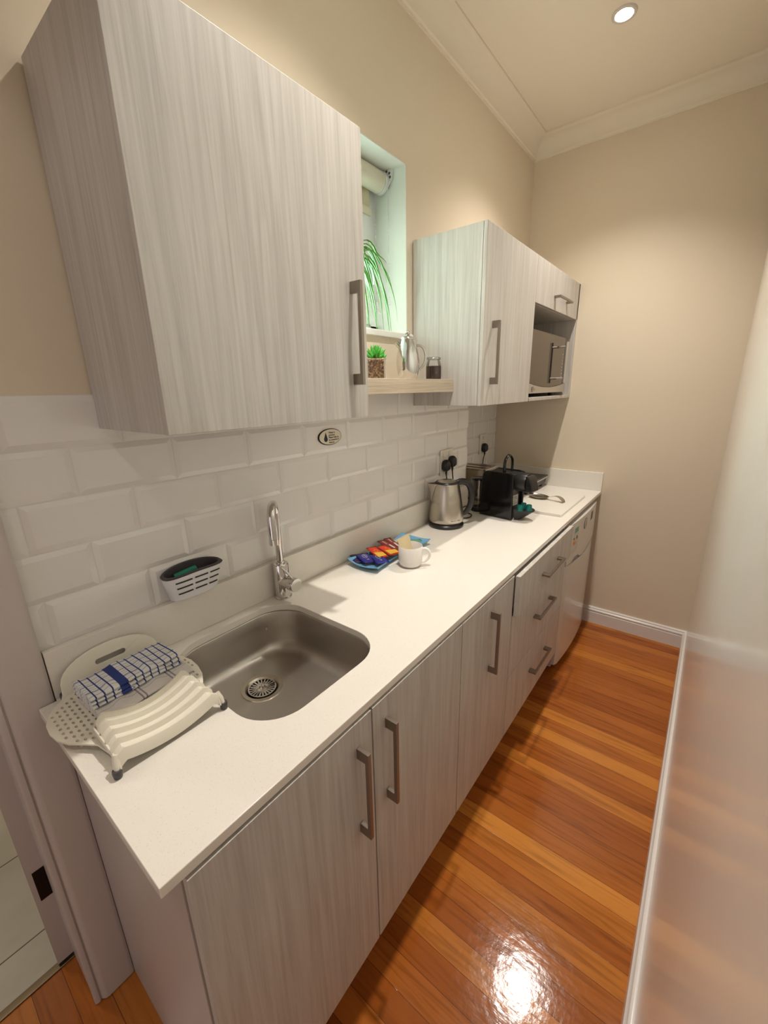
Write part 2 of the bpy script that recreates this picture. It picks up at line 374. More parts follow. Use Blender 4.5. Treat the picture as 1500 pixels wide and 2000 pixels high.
def text(name, s, size, origin, right, up, material, parent, align='LEFT', ext=0.0002, shear=0.0, bold=0.0):
    cu = bpy.data.curves.new('t', 'FONT'); cu.body = s; cu.size = size; cu.extrude = ext; cu.align_x = align; cu.shear = shear; cu.offset = bold
    to = bpy.data.objects.new('t', cu); C.objects.link(to)
    bpy.context.view_layer.update()
    me = bpy.data.meshes.new_from_object(to.evaluated_get(bpy.context.evaluated_depsgraph_get()))
    bpy.data.objects.remove(to)
    R_ = Vector(right).normalized(); U_ = Vector(up).normalized(); W_ = R_.cross(U_); o_ = Vector(origin)
    off = Vector(parent['base']) if parent else Vector((0, 0, 0))
    for v_ in me.vertices: v_.co = o_ + R_ * v_.co.x + U_ * v_.co.y + W_ * v_.co.z - off
    me.materials.clear(); me.materials.append(material)
    o = bpy.data.objects.new(name, me); C.objects.link(o); o.parent = parent; o['base'] = tuple(off)
    return o

# ------------------------------------------------------------------ room shell
W = 1.1143; L = 2.6812; YR = 1.956; DR = 0.1518; YB = -1.8
S = struct
# floors
S(B().box(-0.16, W + 0.02, YB, L + 0.05, -0.05, 0).go('floor', M['floor']))
S(B().box(-2.0, -0.165, YB, 0.5, -0.05, 0.001).go('floor', M['bathfloor']))
S(B().box(-0.172, -0.150, -0.86, -0.055, 0, 0.005).go('trim_5', M['threshold'], bevel=0.002))
# left wall with doorway, window opening and the shallow recess at the far end
wy0, wy1, wz0, wz1 = 0.78, 1.390, 1.742, 2.325
b = B()
b.box(-0.16, 0, YB, -0.88, 0, CEIL).box(-0.16, 0, -0.88, -0.060, 2.05, CEIL).box(-0.16, 0, -0.060, wy0, 0, CEIL)
b.box(-0.20, 0, wy0, wy1, 0, wz0).box(-0.20, 0, wy0, wy1, wz1, CEIL).box(-0.20, 0, wy1, YR, 0, CEIL)
b.box(-0.30, 0, YR, L + 0.05, 1.462, CEIL).box(-0.30, -DR, YR - 0.02, L + 0.05, 0, 1.462)
wl = S(b.go('wall_left', M['wall']))
S(B().box(-0.32, W + 0.02, L, L + 0.1, 0, CEIL).go('wall_back', M['wall']))
S(B().box(W, W + 0.1, YB, L + 0.05, 0, CEIL).go('wall_right', M['wallgloss']))
b = B().box(0, W, -0.25, -0.15, 2.594, CEIL).box(-0.02, W, YB - 0.1, YB, 0, CEIL)
S(b.go('wall_front', M['wall']))
S(B().box(-0.32, W + 0.12, YB - 0.1, L + 0.1, CEIL, CEIL + 0.05).box(-2.1, -0.32, YB - 0.1, 0.6, CEIL, CEIL + 0.05).go('ceiling', M['ceiling']))
b = B().box(-2.1, -2.0, YB, 0.6, 0, CEIL).box(-2.1, -0.16, YB - 0.1, YB, 0, CEIL).box(-2.0, -0.16, 0.5, 0.6, 0, CEIL)
S(b.go('wall_bathroom', M['bathtile']))
S(B().box(0.12, 0.19, YB, YB + 0.02, 0, 1.9).box(1.05, 1.11, YB, YB + 0.02, 0, 1.9).box(0.12, 1.11, YB, YB + 0.02, 1.83, 1.9).go('trim_6', M['trim'], bevel=0.002))  # made-up opening frame round the rear fill light, out of view
# window reveal lining (painted plaster, paler than the wall)
b = B().box(-0.19, -0.0005, wy1 - 0.003, wy1 + 0.001, wz0, wz1).box(-0.19, -0.0005, wy0, wy1, wz1 - 0.003, wz1 + 0.001).box(-0.19, -0.0005, wy0 - 0.001, wy0 + 0.003, wz0, wz1)
S(b.go('window_1_reveal', M['reveal'], wl))
S(B().box(-0.19, 0.012, wy0 - 0.03, wy1 + 0.03, wz0 - 0.022, wz0 + 0.001).go('window_1_sill', M['reveal'], wl, bevel=0.003))
win = thing('window_1', '', '', (-0.17, (wy0 + wy1) / 2, wz0)); win['kind'] = 'structure'
del win['label']; del win['category']
b = B()
for y0, y1, z0, z1 in ((wy0, wy1, wz0, wz0 + 0.045), (wy0, wy1, wz1 - 0.045, wz1), (wy0, wy0 + 0.05, wz0, wz1), (wy1 - 0.052, wy1, wz0, wz1)):
    b.box(-0.20, -0.150, y0, y1, z0, z1)
b.go('window_frame', M['upvc'], win, bevel=0.003)
b = B()
b.box(-0.205, -0.138, wy0 + 0.05, wy1 - 0.052, 2.035, 2.085)
b.box(-0.195, -0.142, 1.262, 1.342, 2.085, wz1 - 0.045).box(-0.195, -0.142, 1.284, 1.342, wz0 + 0.045, 2.035)
b.go('sash', M['upvc'], win, bevel=0.003)
B().box(-0.176, -0.172, wy0 + 0.04, wy1 - 0.05, wz0 + 0.03, wz1 - 0.03).go('window_pane', M['glass'], win)
b = B().box(-0.140, -0.128, 1.318, 1.334, 2.000, 2.020).tube([(-0.128, 1.326, 2.01), (-0.115, 1.326, 2.01)], 0.006)
b.box(-0.118, -0.108, 1.320, 1.332, 1.93, 2.018)
b.go('window_handle', M['upvc'], win, bevel=0.002)
# bevelled metro tiles
def tiles(x, y0, y1, z0, z1, joff):
    P = 0.2105; H = 0.1035; g = 0.0012; bw = 0.0115; b = B(); row = 0; z = 1.0126
    b.box(x + 0.0, x + 0.001, y0, y1, z0, z1)
    while z < z1:
        off = joff + (0.0 if row % 2 == 0 else P / 2); k = math.floor((y0 - off) / P)
        y = off + k * P
        while y < y1:
            a0, a1, c0, c1 = y + g, y + P - g, z + g, z + H - g
            o0, o1, q0, q1 = max(a0, y0), min(a1, y1), c0, min(c1, z1)
            i0, i1, j0, j1 = max(a0 + bw, y0), min(a1 - bw, y1), c0 + bw, min(c1 - bw, z1)
            if o1 - o0 > 0.004 and q1 - q0 > 0.004:
                xo, xi = x + 0.0016, x + 0.0052
                if i1 - i0 < 0.002 or j1 - j0 < 0.002:
                    b.box(x, xo + 0.001, o0, o1, q0, q1)
                else:
                    lo = b.ring([(x, o0, q0), (x, o1, q0), (x, o1, q1), (x, o0, q1)])
                    md = b.ring([(xo, o0, q0), (xo, o1, q0), (xo, o1, q1), (xo, o0, q1)])
                    hi = b.ring([(xi, i0, j0), (xi, i1, j0), (xi, i1, j1), (xi, i0, j1)])
                    b.bridge(lo, md); b.bridge(md, hi); b.bm.faces.new(hi)
            y += P
        z += H; row += 1
    return b
t = S(tiles(0, 0.031, YR - 0.001, 1.0126, 1.5305, 0.0575).go('wall_tiles', [M['tile']], wl))
t = S(tiles(-DR, YR, L - 0.001, 1.0126, 1.458, 0.02).go('wall_tiles', [M['tile']], wl))
# cornice
def cornice_prof():
    p = [(0, 2.761), (0.006, 2.761), (0.006, 2.769)]
    for i in range(9):
        a_ = PI / 2 * i / 8; p.append((0.012 + 0.060 * (1 - math.cos(a_)), 2.773 + 0.060 * math.sin(a_)))
    p += [(0.079, 2.836), (0.086, 2.842), (0.086, CEIL), (0, CEIL)]
    return p
cp = cornice_prof()
def sweep(name, prof, pts, material, smooth=False):
    """prof (d,z); pts list of functions d->(x,y)"""
    b = B(); rings = [b.ring([(*f(d), z) for d, z in prof]) for f in pts]
    for i in range(len(rings) - 1): b.bridge(rings[i], rings[i + 1])
    b.bm.faces.new(rings[0]); b.bm.faces.new(rings[-1])
    return b.go(name, material, smooth=True, angle=30)
S(sweep('trim_2', cp, [lambda d: (d, -0.149), lambda d: (d, L - d)], M['cornice']))
S(sweep('trim_3', cp, [lambda d: (d, L - d), lambda d: (W - d, L - d)], M['cornice']))
S(sweep('trim_4', cp, [lambda d: (W - d, L - d), lambda d: (W - d, -0.149)], M['cornice']))
sk = [(0, 0), (0.018, 0), (0.018, 0.078), (0.015, 0.080), (0.0135, 0.084), (0.0155, 0.087), (0.0185, 0.090), (0.0175, 0.096), (0.0125, 0.100), (0.0105, 0.1035), (0.0120, 0.1055), (0.0095, 0.110), (0.004, 0.113), (0, 0.113)]
S(sweep('baseboard_back', sk, [lambda d: (0.30, L - d), lambda d: (W - d, L - d)], M['trim']))
S(sweep('baseboard_right', sk, [lambda d: (W - d, L - d), lambda d: (W - d, YB)], M['trim']))
# doorway to the tiled room: architrave and jamb with strike plate
b = B(); prof = [(-0.062, 0.0), (-0.062, 0.010), (-0.058, 0.013), (-0.051, 0.0135), (-0.048, 0.010), (-0.045, 0.0135), (-0.040, 0.0185), (-0.033, 0.021), (0.020, 0.021), (0.0265, 0.0205), (0.0292, 0.018), (0.0294, 0.0)]
r0 = b.ring([(x, y, 0.004) for y, x in prof]); r1 = b.ring([(x, y, 2.11) for y, x in prof]); b.bridge(r0, r1); b.bm.faces.new(r0); b.bm.faces.new(r1)
b.box(0, 0.021, -0.96, -0.062, 2.03, 2.11).box(0, 0.021, -0.97, -0.88, 0, 2.11)
S(b.go('trim_1', M['architrave'], smooth=True, angle=40))
dj = thing('door_1', '', '', (-0.08, -0.058, 0)); dj['kind'] = 'structure'; del dj['label']; del dj['category']
b = B().box(-0.162, 0.003, -0.0602, -0.0555, 0, 2.03).box(-0.162, 0.003, -0.884, -0.879, 0, 2.03).box(-0.162, 0.003, -0.88, -0.06, 2.028, 2.052)
b.box(-0.172, -0.158, -0.096, -0.0560, 0.012, 2.03)
b.go('door_frame', M['architrave'], dj)
b = B().box(-0.1582, -0.1565, -0.0855, -0.0562, 0.252, 0.352); b.box(-0.1570, -0.1550, -0.078, -0.064, 0.270, 0.334)
b.go('strike_plate', M['brass'], dj, bevel=0.0008)

# ------------------------------------------------------------------ downlights
def downlight(x, y, label):
    d = thing('downlight', label, 'ceiling light', (x, y, CEIL), 'recessed downlights')
    B().lathe((x, y, CEIL - 0.006), [(0.031, 0.006), (0.031, 0.001), (0.034, 0), (0.042, 0.001), (0.044, 0.006)], capb=False, capt=False).go('trim_ring', M['lensrim'], d, smooth=True)
    B().lathe((x, y, CEIL - 0.003), [(0.0, 0.0), (0.020, 0.0), (0.030, 0.0025)], capb=False, capt=False).go('bulb', M['bulb'], d, smooth=True)
    return d
downlight(*LAMPS[0], 'round recessed downlight glowing near the far end of the ceiling')
downlight(*LAMPS[1], 'round recessed downlight above the middle of the worktop')
downlight(*LAMPS[2], 'round recessed downlight behind the ceiling beam near the doorway')

# ------------------------------------------------------------------ worktop
D = 0.5634
wt = thing('worktop', 'long white quartz worktop with a rounded cut-out for the sink', 'worktop', (0.28, 1.3, 0.88))
outl = [(0.0225, 0), (D, 0), (D, L - 0.001), (-DR + 0.001, L - 0.001), (-DR + 0.001, YR + 0.001), (0.001, YR + 0.001), (0.001, 0.0315), (0.0225, 0.0315)]
SX0, SX1, SY0, SY1 = 0.052, 0.466, 0.243, 0.615
hole = list(reversed(rrect(SX0, SX1, SY0, SY1, 0.098, 10)))
B().prism(outl, [hole], 0.880, 0.900, XY).go('slab', M['worktop'], wt, bevel=0.0018)
UH = 1.0126
tag(B().box(0.0003, 0.018, 0.0315, YR, 0.9002, UH).go('upstand', M['worktop'], base=(0.01, 1, 0.9), bevel=0.001), 'long white quartz upstand running below the wall tiles', 'upstand')
tag(B().box(-DR + 0.0003, -DR + 0.016, YR + 0.001, L - 0.017, 0.9002, UH).go('upstand', M['worktop'], base=(-0.14, 2.3, 0.9), bevel=0.001), 'short white quartz upstand in the tiled recess behind the toaster', 'upstand')
tag(B().box(-DR + 0.0003, D, L - 0.0165, L - 0.0003, 0.9002, UH).go('upstand', M['worktop'], base=(0.2, L - .01, 0.9), bevel=0.001), 'white quartz upstand along the back wall behind the hob', 'upstand')
# sink
sk_ = thing('sink', 'undermounted satin steel sink bowl with strainer in the worktop', 'sink', (0.26, 0.43, 0.75))
b = B(); rings = []
def inset(k, z, r):
    return b.ring([(x, y, z) for x, y in rrect(SX0 + k, SX1 - k, SY0 + k, SY1 - k, max(r, 0.02), 10)])
for k, z, r in ((-0.012, 0.8795, 0.11), (-0.003, 0.8795, 0.1), (0.0, 0.875, 0.098), (0.003, 0.82, 0.096), (0.006, 0.785, 0.094), (0.012, 0.768, 0.090), (0.024, 0.758, 0.082), (0.042, 0.754, 0.07)):
    rings.append(inset(k, z, r))
for i in range(len(rings) - 1): b.bridge(rings[i], rings[i + 1])
DC = (0.182, 0.425)
dr = b.ring([(DC[0] + 0.052 * math.cos(2 * PI * (i + 0.5) / 44), DC[1] + 0.052 * math.sin(2 * PI * (i + 0.5) / 44), 0.751) for i in range(44)])
b.bridge(rings[-1], dr)
bowl = b.go('bowl', M['steel_sink'], sk_, smooth=True, angle=180)
B().lathe((*DC, 0.7505), [(0.056, 0.0), (0.055, 0.0025), (0.045, 0.002), (0.041, -0.002), (0.040, -0.012)], capb=False, capt=False).go('drain_flange', M['brushed'], sk_, smooth=True)
B().lathe((*DC, 0.735), [(0.0, 0), (0.041, 0.0)], capb=False, capt=False).go('drain_recess', M['darkchrome'], sk_)
b = B()
for i in range(22):
    a_ = 2 * PI * i / 22; R_ = Matrix.Translation((DC[0], DC[1], 0)) @ Matrix.Rotation(a_, 4, 'Z')
    b.box(0.016, 0.036, -0.0022, 0.0022, 0.7475, 0.7505, R_)
b.lathe((*DC, 0.746), [(0.034, 0.0), (0.034, 0.006), (0.038, 0.006), (0.038, 0)], capb=False, capt=False)
b.lathe((*DC, 0.746), [(0.0175, 0.0), (0.0165, 0.006), (0.008, 0.0075), (0.006, 0.012), (0.007, 0.015), (0.003, 0.018)], capb=False)
b.go('strainer', M['chrome'], sk_, smooth=True, angle=40)
b = B().lathe((0.0568, 0.548, 0.83), [(0.0, 0), (0.009, 0.0), (0.009, 0.0015), (0.006, 0.002)], axis=(1, 0, 0), capb=False); b.go('overflow', M['chrome'], sk_, smooth=True)

# faucet
FX, FY = 0.0455, 0.626
fa = thing('faucet', 'chrome swan-neck mixer faucet behind the sink', 'faucet', (FX, FY, 0.9))
B().lathe((FX, FY, 0.9), [(0.0272, 0), (0.0272, 0.004), (0.0240, 0.007), (0.0240, 0.112), (0.022, 0.116), (0.014, 0.1175), (0.014, 0.123)]).go('body', M['chrome'], fa, smooth=True, angle=40)
sd = Vector((0.69, -0.72, 0)).normalized(); rad = 0.036
path = [Vector((FX, FY, 1.015)), Vector((FX, FY, 1.17))]
for i in range(1, 17):
    a_ = PI * i / 16 * 0.99
    path.append(Vector((FX, FY, 1.178)) + sd * (rad * (1 - math.cos(a_))) + Vector((0, 0, rad * math.sin(a_))))
end = path[-1]; path.append(end + Vector((0.001, 0, -0.058)))
path = path[:2] + path[2:]
B().tube(path, [0.0100 + 0.0032 * i / (len(path) - 1) for i in range(len(path))], 20).go('spout', M['chrome'], fa, smooth=True, angle=60)
e = path[-1]; B().lathe(e - Vector((0, 0, 0.018)), [(0.0105, 0), (0.0139, 0.001), (0.0139, 0.018), (0.0130, 0.019)]).go('aerator', M['chrome'], fa, smooth=True, angle=40)
kd = Vector((1.0, 0.02, 0)).normalized(); k0 = Vector((FX, FY, 0.957))
B().lathe(k0, [(0.0195, 0.01), (0.0195, 0.038), (0.0185, 0.039), (0.0185, 0.041), (0.0215, 0.042), (0.0215, 0.066), (0.0205, 0.0675)], axis=kd).go('mixer_knob', M['chrome'], fa, smooth=True, angle=40)
p0 = k0 + kd * 0.052 + Vector((0, 0, 0.018)); p1 = k0 + Vector((0.026, -0.018, 0.056))
B().tube([p0, p0 * 0.5 + p1 * 0.5 + Vector((0, 0, 0.002)), p1], [0.0036, 0.0034, 0.0034], 12).go('lever', M['chrome'], fa, smooth=True, angle=60)

# ------------------------------------------------------------------ cabinet helpers
XD = 0.5652
def hbar(parent, axis, x, c1, c2, ln=0.232, proj=0.032):
    """flat U handle on a face at x; axis 'z' vertical: c1=y, c2=z centre; axis 'y' horizontal: c1=y centre, c2=z"""
    b = B(); t = 0.0095; lg = 0.026; h = ln / 2
    prof = [(x, -h), (x + proj, -h), (x + proj, h), (x, h), (x, h - lg), (x + proj - t, h - lg), (x + proj - t, -h + lg), (x, -h + lg)]
    if axis == 'z': b.prism([(p[0], p[1] + c2) for p in prof], [], c1 - t / 2, c1 + t / 2, XZ)
    else: b.prism([(p[0], p[1] + c1) for p in prof], [], c2 - t / 2, c2 + t / 2, XY)
    return b.go('handle', M['handle'], parent, bevel=0.0008)
def front(parent, name, x0, x1, y0, y1, z0, z1, g=0.0019):
    return B().box(x0, x1, y0 + g, y1 - g, z0, z1).go(name, M['laminate'], parent, bevel=0.0012)
def carcass(parent, y0, y1, x0=0.021, x1=None, z0=0.152, z1=0.879, shelf=None):
    x1 = x1 or XD - 0.020; t = 0.016; b = B()
    b.box(x0, x1, y0 + 0.0005, y0 + t, z0, z1).box(x0, x1, y1 - t, y1 - 0.0005, z0, z1).box(x0, x1, y0 + t, y1 - t, z0, z0 + t)
    b.box(x0, x0 + 0.006, y0 + t, y1 - t, z0 + t, z1).box(x1 - 0.05, x1, y0 + t, y1 - t, z1 - 0.018, z1)
    b.box(x1 - 0.09, x1 - 0.075, y0 + 0.0005, y1 - 0.0005, 0.0, z0)
    return b.go('body', M['carcass'], parent)
# base units
u = thing('base_cabinet', 'two-door pale grained base cabinet under the sink', 'cabinet', (0.3, 0.44, 0))
carcass(u, 0.048, 0.85)
B().box(0.0008, XD - 0.019, 0.0300, 0.0475, 0.0, 0.879).go('end_panel', M['panel'], u, bevel=0.0008)
ZB = 0.152
d1 = front(u, 'door', XD - 0.0165, XD, 0.031, 0.438, ZB, 0.874); hbar(d1, 'z', XD, 0.389, 0.697)
d2 = front(u, 'door', XD - 0.0165, XD, 0.438, 0.850, ZB, 0.874); hbar(d2, 'z', XD, 0.486, 0.703)
u = thing('base_cabinet', 'single-door pale grained base cabinet between the sink unit and the drawers', 'cabinet', (0.3, 1.05, 0))
carcass(u, 0.851, 1.25)
d3 = front(u, 'door', XD - 0.0165, XD, 0.850, 1.25, ZB, 0.874); hbar(d3, 'z', XD, 1.055, 0.706)
u = thing('drawer_unit', 'three-drawer pale grained base unit with its top drawer slightly open', 'drawer unit', (0.3, 1.6, 0))
carcass(u, 1.251, 1.962)
d = front(u, 'drawer', 0.568, 0.585, 1.2505, 1.962, 0.709, 0.872); hbar(d, 'y', 0.585, 1.628, 0.782)
B().box(0.06, 0.5675, 1.275, 1.94, 0.73, 0.85).go('drawer_box', M['carcass'], d)
d = front(u, 'drawer', XD - 0.0165, XD, 1.2505, 1.962, 0.432, 0.706); hbar(d, 'y', XD, 1.628, 0.579)
d = front(u, 'drawer', XD - 0.0165, XD, 1.2505, 1.962, ZB, 0.429); hbar(d, 'y', XD, 1.628, 0.306)

# wall units
u = thing('wall_cabinet', 'large single-door pale grained wall cabinet hanging above the sink', 'wall cabinet', (0.15, 0.49, 1.459))
B().box(0.0055, 0.3025, 0.2250, 0.754, 1.4595, 2.0895).go('body', M['laminate'], u, bevel=0.0008)
d = B().box(0.3045, 0.3175, 0.2240, 0.7545, 1.4590, 2.0903).go('door', M['laminate'], u, bevel=0.0012); hbar(d, 'z', 0.3175, 0.703, 1.656)
u = thing('wall_cabinet', 'narrow single-door pale grained wall cabinet beside the window, left of the microwave', 'wall cabinet', (0.15, 1.69, 1.459))
B().box(0.0055, 0.3025, 1.4275, 1.953, 1.4595, 2.086).go('body', M['laminate'], u, bevel=0.0008)
d = B().box(0.3045, 0.3186, 1.4265, 1.9545, 1.4590, 2.0866).go('door', M['laminate'], u, bevel=0.0012); hbar(d, 'z', 0.3186, 1.506, 1.655)
u = thing('wall_cabinet', 'open-niche pale grained wall cabinet holding the microwave against the back wall', 'wall cabinet', (0.15, 2.3, 1.459))
b = B().box(0.001, 0.3026, 1.9545, 1.970, 1.4595, 2.086).box(0.001, 0.3186, 2.662, L - 0.001, 1.4595, 2.086).box(0.001, 0.3180, 1.970, 2.662, 1.4595, 1.4755)
b.box(0.001, 0.3026, 1.970, 2.662, 1.895, 1.911).box(0.001, 0.3026, 1.970, 2.662, 2.07, 2.086).box(0.001, 0.008, 1.970, 2.662, 1.4755, 1.895).box(0.001, 0.008, 1.970, 2.662, 1.911, 2.07)
b.go('body', M['laminate'], u, bevel=0.0008)
d = B().box(0.3045, 0.3186, 1.9565, 2.6795, 1.8965, 2.0866).go('door', M['laminate'], u, bevel=0.0012); hbar(d, 'y', 0.3186, 2.336, 1.957)
tag(B().box(0.0055, 0.199, 0.756, 1.4262, 1.5140, 1.5620).go('floating_shelf', M['shelfwood'], base=(0.1, 1.09, 1.514), bevel=0.0012), 'chunky beige wood-grain shelf between the two wall cabinets', 'shelf')

# ------------------------------------------------------------------ microwave
u = thing('microwave', 'silver microwave with mirrored door inside the wall cabinet niche', 'microwave', (0.15, 2.3, 1.4755))
y0, y1, z0, z1, xf = 2.000, 2.632, 1.4935, 1.796, 0.272
B().box(0.02, xf, y0, y1, z0, z1).go('casing', M['mwsilver'], u, bevel=0.004)
n_ = 24; ys = y1 - 0.105
def mwlow(y): 
    t = (y - y0) / (y1 - y0); return 1.5455 - 0.022 * math.sin(PI * t)
def grid_panel(yy0, yy1, zb, zt, xb, xfun, n=24, name='door', m_=None, parent=None, bevel=0.0):
    b = B(); cols = []
    for i in range(n + 1):
        y = yy0 + (yy1 - yy0) * i / n
        cols.append(b.ring([(xb, y, zb(y)), (xfun(y), y, zb(y)), (xfun(y), y, zt(y)), (xb, y, zt(y))]))
    for i in range(n): b.bridge(cols[i], cols[i + 1])
    b.bm.faces.new(cols[0]); b.bm.faces.new(cols[-1])
    return b.go(name, m_, parent, smooth=True, angle=35, bevel=bevel)
dr_ = grid_panel(y0 + 0.001, ys, lambda y: mwlow(y) + 0.001, lambda y: z1 - 0.003, xf, lambda y: xf + 0.022, name='door', m_=M['mirror'], parent=u)
grid_panel(ys + 0.0015, y1 - 0.001, lambda y: mwlow(y) + 0.001, lambda y: z1 - 0.003, xf, lambda y: xf + 0.021, name='control_panel', m_=M['mirror'], parent=u)
grid_panel(y0 + 0.001, y1 - 0.001, lambda y: z0 + 0.001, lambda y: mwlow(y) - 0.001, xf, lambda y: xf + 0.023, name='lower_trim', m_=M['mwsilver'], parent=u)
b = B().tube([(0.336, 2.463, 1.762), (0.336, 2.463, 1.545)], 0.0092, 14); b.tube([(0.293, 2.463, 1.737), (0.336, 2.463, 1.737)], 0.006, 10).tube([(0.293, 2.463, 1.570), (0.336, 2.463, 1.570)], 0.006, 10)
b.go('handle', M['mwsilver'], dr_, smooth=True, angle=50)
for i in range(9):
    B().lathe((xf + 0.021, 2.548, 1.72 - i * 0.0175), [(0.0045, 0), (0.004, 0.0015)], 10, axis=(1, 0, 0)).go('button', M['mwsilver'], u)
for yy in (y0 + 0.12, y1 - 0.08):
    B().lathe((0.24, yy, 1.4755), [(0.012, 0), (0.014, 0.0185)], 14).go('foot', M['black'], u)
b = B().prism(rrect(2.055, 2.085, 1.503, 1.526, 0.002, 3), [rrect(2.0575, 2.0825, 1.5055, 1.5235, 0.001, 3)[::-1]], xf + 0.023, xf + 0.0236, YZ)
b.box(xf + 0.023, xf + 0.0236, 2.062, 2.066, 1.508, 1.521)
for zz in (1.508, 1.5135, 1.519): b.box(xf + 0.023, xf + 0.0236, 2.066, 2.078, zz, zz + 0.002)
b.go('emblem', M['greyink'], u)
text('lettering', '24', 0.016, (xf + 0.0232, 2.096, 1.508), (0, 1, 0), (0, 0, 1), M['greyink'], u)

# ------------------------------------------------------------------ fridge
u = thing('fridge', 'small white under-counter fridge beside the drawers at the far end', 'fridge', (0.3, 2.27, 0))
B().box(0.03, 0.540, 1.985, 2.560, 0.03, 0.855).go('cabinet', M['fridgeside'], u, bevel=0.004)
fx = lambda y: 0.565 + 0.015 * (1 - ((y - 2.2725) / 0.2925) ** 2) - 0.006 * max(0, abs(y - 2.2725) - 0.27) / 0.02
fxu = lambda y: 0.565 + 0.012 * (1 - ((y - 2.2725) / 0.2925) ** 2)
seam = lambda y: 0.628 + 0.010 * math.cos((y - 1.98) / 0.585 * 2 * PI) 
grid_panel(1.980, 2.565, lambda y: 0.055, seam, 0.541, fx, name='lower_door', m_=M['fridge'], parent=u)
pf = grid_panel(1.980, 2.565, lambda y: seam(y) + 0.006 + 0.022 * math.exp(-((y - 2.14) / 0.06) ** 4), lambda y: 0.858, 0.541, fxu, name='upper_panel', m_=M['fridge'], parent=u)
grid_panel(2.06, 2.22, lambda y: seam(y) + 0.002, lambda y: seam(y) + 0.03, 0.541, lambda y: fxu(y) - 0.006, n=8, name='handle_recess', m_=mat('violet_grey_recess', rgb(140, 134, 150), 0.5), parent=u)
def decal(name, ya, yb, za, zb, m_, lift=0.0004):
    return grid_panel(ya, yb, lambda y: za, lambda y: zb, 0.56, lambda y: fxu(y) + lift, n=3, name=name, m_=m_, parent=u)
decal('energy_label', 2.050, 2.135, 0.690, 0.828, M['paper']); decal('green_label', 2.068, 2.125, 0.798, 0.825, M['greenprint'], 0.0008)
decal('green_band', 2.056, 2.074, 0.764, 0.774, M['greyink'], 0.0008); decal('yellow_band', 2.056, 2.086, 0.751, 0.760, M['yellow'], 0.0008); decal('orange_band', 2.056, 2.094, 0.734, 0.750, M['orange'], 0.0008)
decal('dark_mark', 2.102, 2.122, 0.758, 0.776, M['greyink'], 0.0008)
b = B().lathe((fxu(2.265), 2.265, 0.802), [(0.031, 0.0), (0.031, 0.0016)], 32, axis=(1, 0, 0)); b.go('round_label', M['ink'], u)
b = B().lathe((fxu(2.265) + 0.001, 2.265, 0.802), [(0.027, 0.0), (0.027, 0.0012)], 32, axis=(1, 0, 0)); b.go('round_label_face', M['paper'], u)
for i in range(5):
    B().box(fxu(2.265) + 0.002, fxu(2.265) + 0.0026, 2.248, 2.283, 0.820 - i * 0.0095, 0.823 - i * 0.0095).go('printed_line', M['greyink'], u)
decal('dark_label', 2.395, 2.412, 0.785, 0.833, M['greyink']); decal('dark_label', 2.418, 2.450, 0.785, 0.833, M['greyink'])
for yy in (2.03, 2.51):
    B().lathe((0.5, yy, 0), [(0.018, 0), (0.018, 0.032)], 14).go('foot', M['black'], u)

# ------------------------------------------------------------------ window items
u = thing('roller_blind', 'cream roller blind rolled up at the top of the small window', 'blind', (-0.1, 1.1, 2.24))
B().tube([(-0.105, 0.80, 2.285), (-0.105, 1.356, 2.285)], 0.036, 28).go('roll', M['blindtube'], u, smooth=True, angle=60)
B().box(-0.1410, -0.1385, 0.80, 1.340, 2.206, 2.290).go('fabric', M['blind'], u)
B().box(-0.146, -0.134, 0.80, 1.346, 2.178, 2.207).go('bottom_bar', M['blindtube'], u, bevel=0.003)
B().tube([(-0.105, 1.357, 2.285), (-0.105, 1.365, 2.285)], 0.038, 28).tube([(-0.105, 1.367, 2.285), (-0.105, 1.374, 2.285)], 0.038, 28).go('chain_wheel', M['upvc'], u, smooth=True, angle=50)
b = B().prism([(-0.145, 2.323), (-0.145, 2.300), (-0.120, 2.262), (-0.09, 2.262), (-0.060, 2.290), (-0.056, 2.323)], [], 1.3755, 1.385, XZ)
b.go('bracket', M['upvc'], u, bevel=0.001)
for px_, pz_ in ((-0.067, 2.310), (-0.080, 2.318), (-0.064, 2.297)):
    B().lathe((px_, 1.3752, pz_), [(0.0045, 0), (0.0035, 0.001)], 10, axis=(0, -1, 0)).go('screw', M['darkgrey'], u)
b = B(); pts = []
za = 1.86; xa, xb2 = -0.072, -0.136
for i in range(64): pts.append((xa, 1.371, 2.285 - (2.285 - za) * i / 63))
for i in range(1, 14):
    a_ = PI * i / 14; pts.append(((xa + xb2) / 2 + (xa - xb2) / 2 * math.cos(a_), 1.371 - 0.01 * math.sin(a_), za - 0.032 * math.sin(a_)))
for i in range(64): pts.append((xb2, 1.371, za + (2.285 - za) * i / 63))
for p in pts:
    b.lathe((p[0], p[1], p[2] - 0.0024), [(0.0006, 0), (0.0019, 0.0012), (0.0023, 0.0024), (0.0019, 0.0036), (0.0006, 0.0048)], 6)
o = b.go('bead_chain', M['upvc'], u, smooth=True, angle=180)
u = thing('spider_plant', 'hanging spider plant with long arching green leaves in front of the window', 'plant', (-0.045, 1.08, 1.93))
PC = Vector((-0.036, 1.075, 1.93))
B().lathe((PC.x, PC.y, 1.86), [(0.030, 0), (0.036, 0.004), (0.043, 0.08), (0.046, 0.082), (0.046, 0.09), (0.041, 0.09), (0.040, 0.08)]).go('pot', M['terracotta'], u, smooth=True, angle=40)
B().lathe((PC.x, PC.y, 1.937), [(0.0, 0), (0.039, 0)], capb=False, capt=False).go('soil', M['soil'], u)
b = B()
for a_ in (0, 2.09, 4.19):
    b.tube([PC + Vector((0.043 * math.cos(a_), 0.043 * math.sin(a_), 0.015)), Vector((PC.x, PC.y, 2.27)), Vector((PC.x, PC.y, 2.323))], 0.0012, 6)
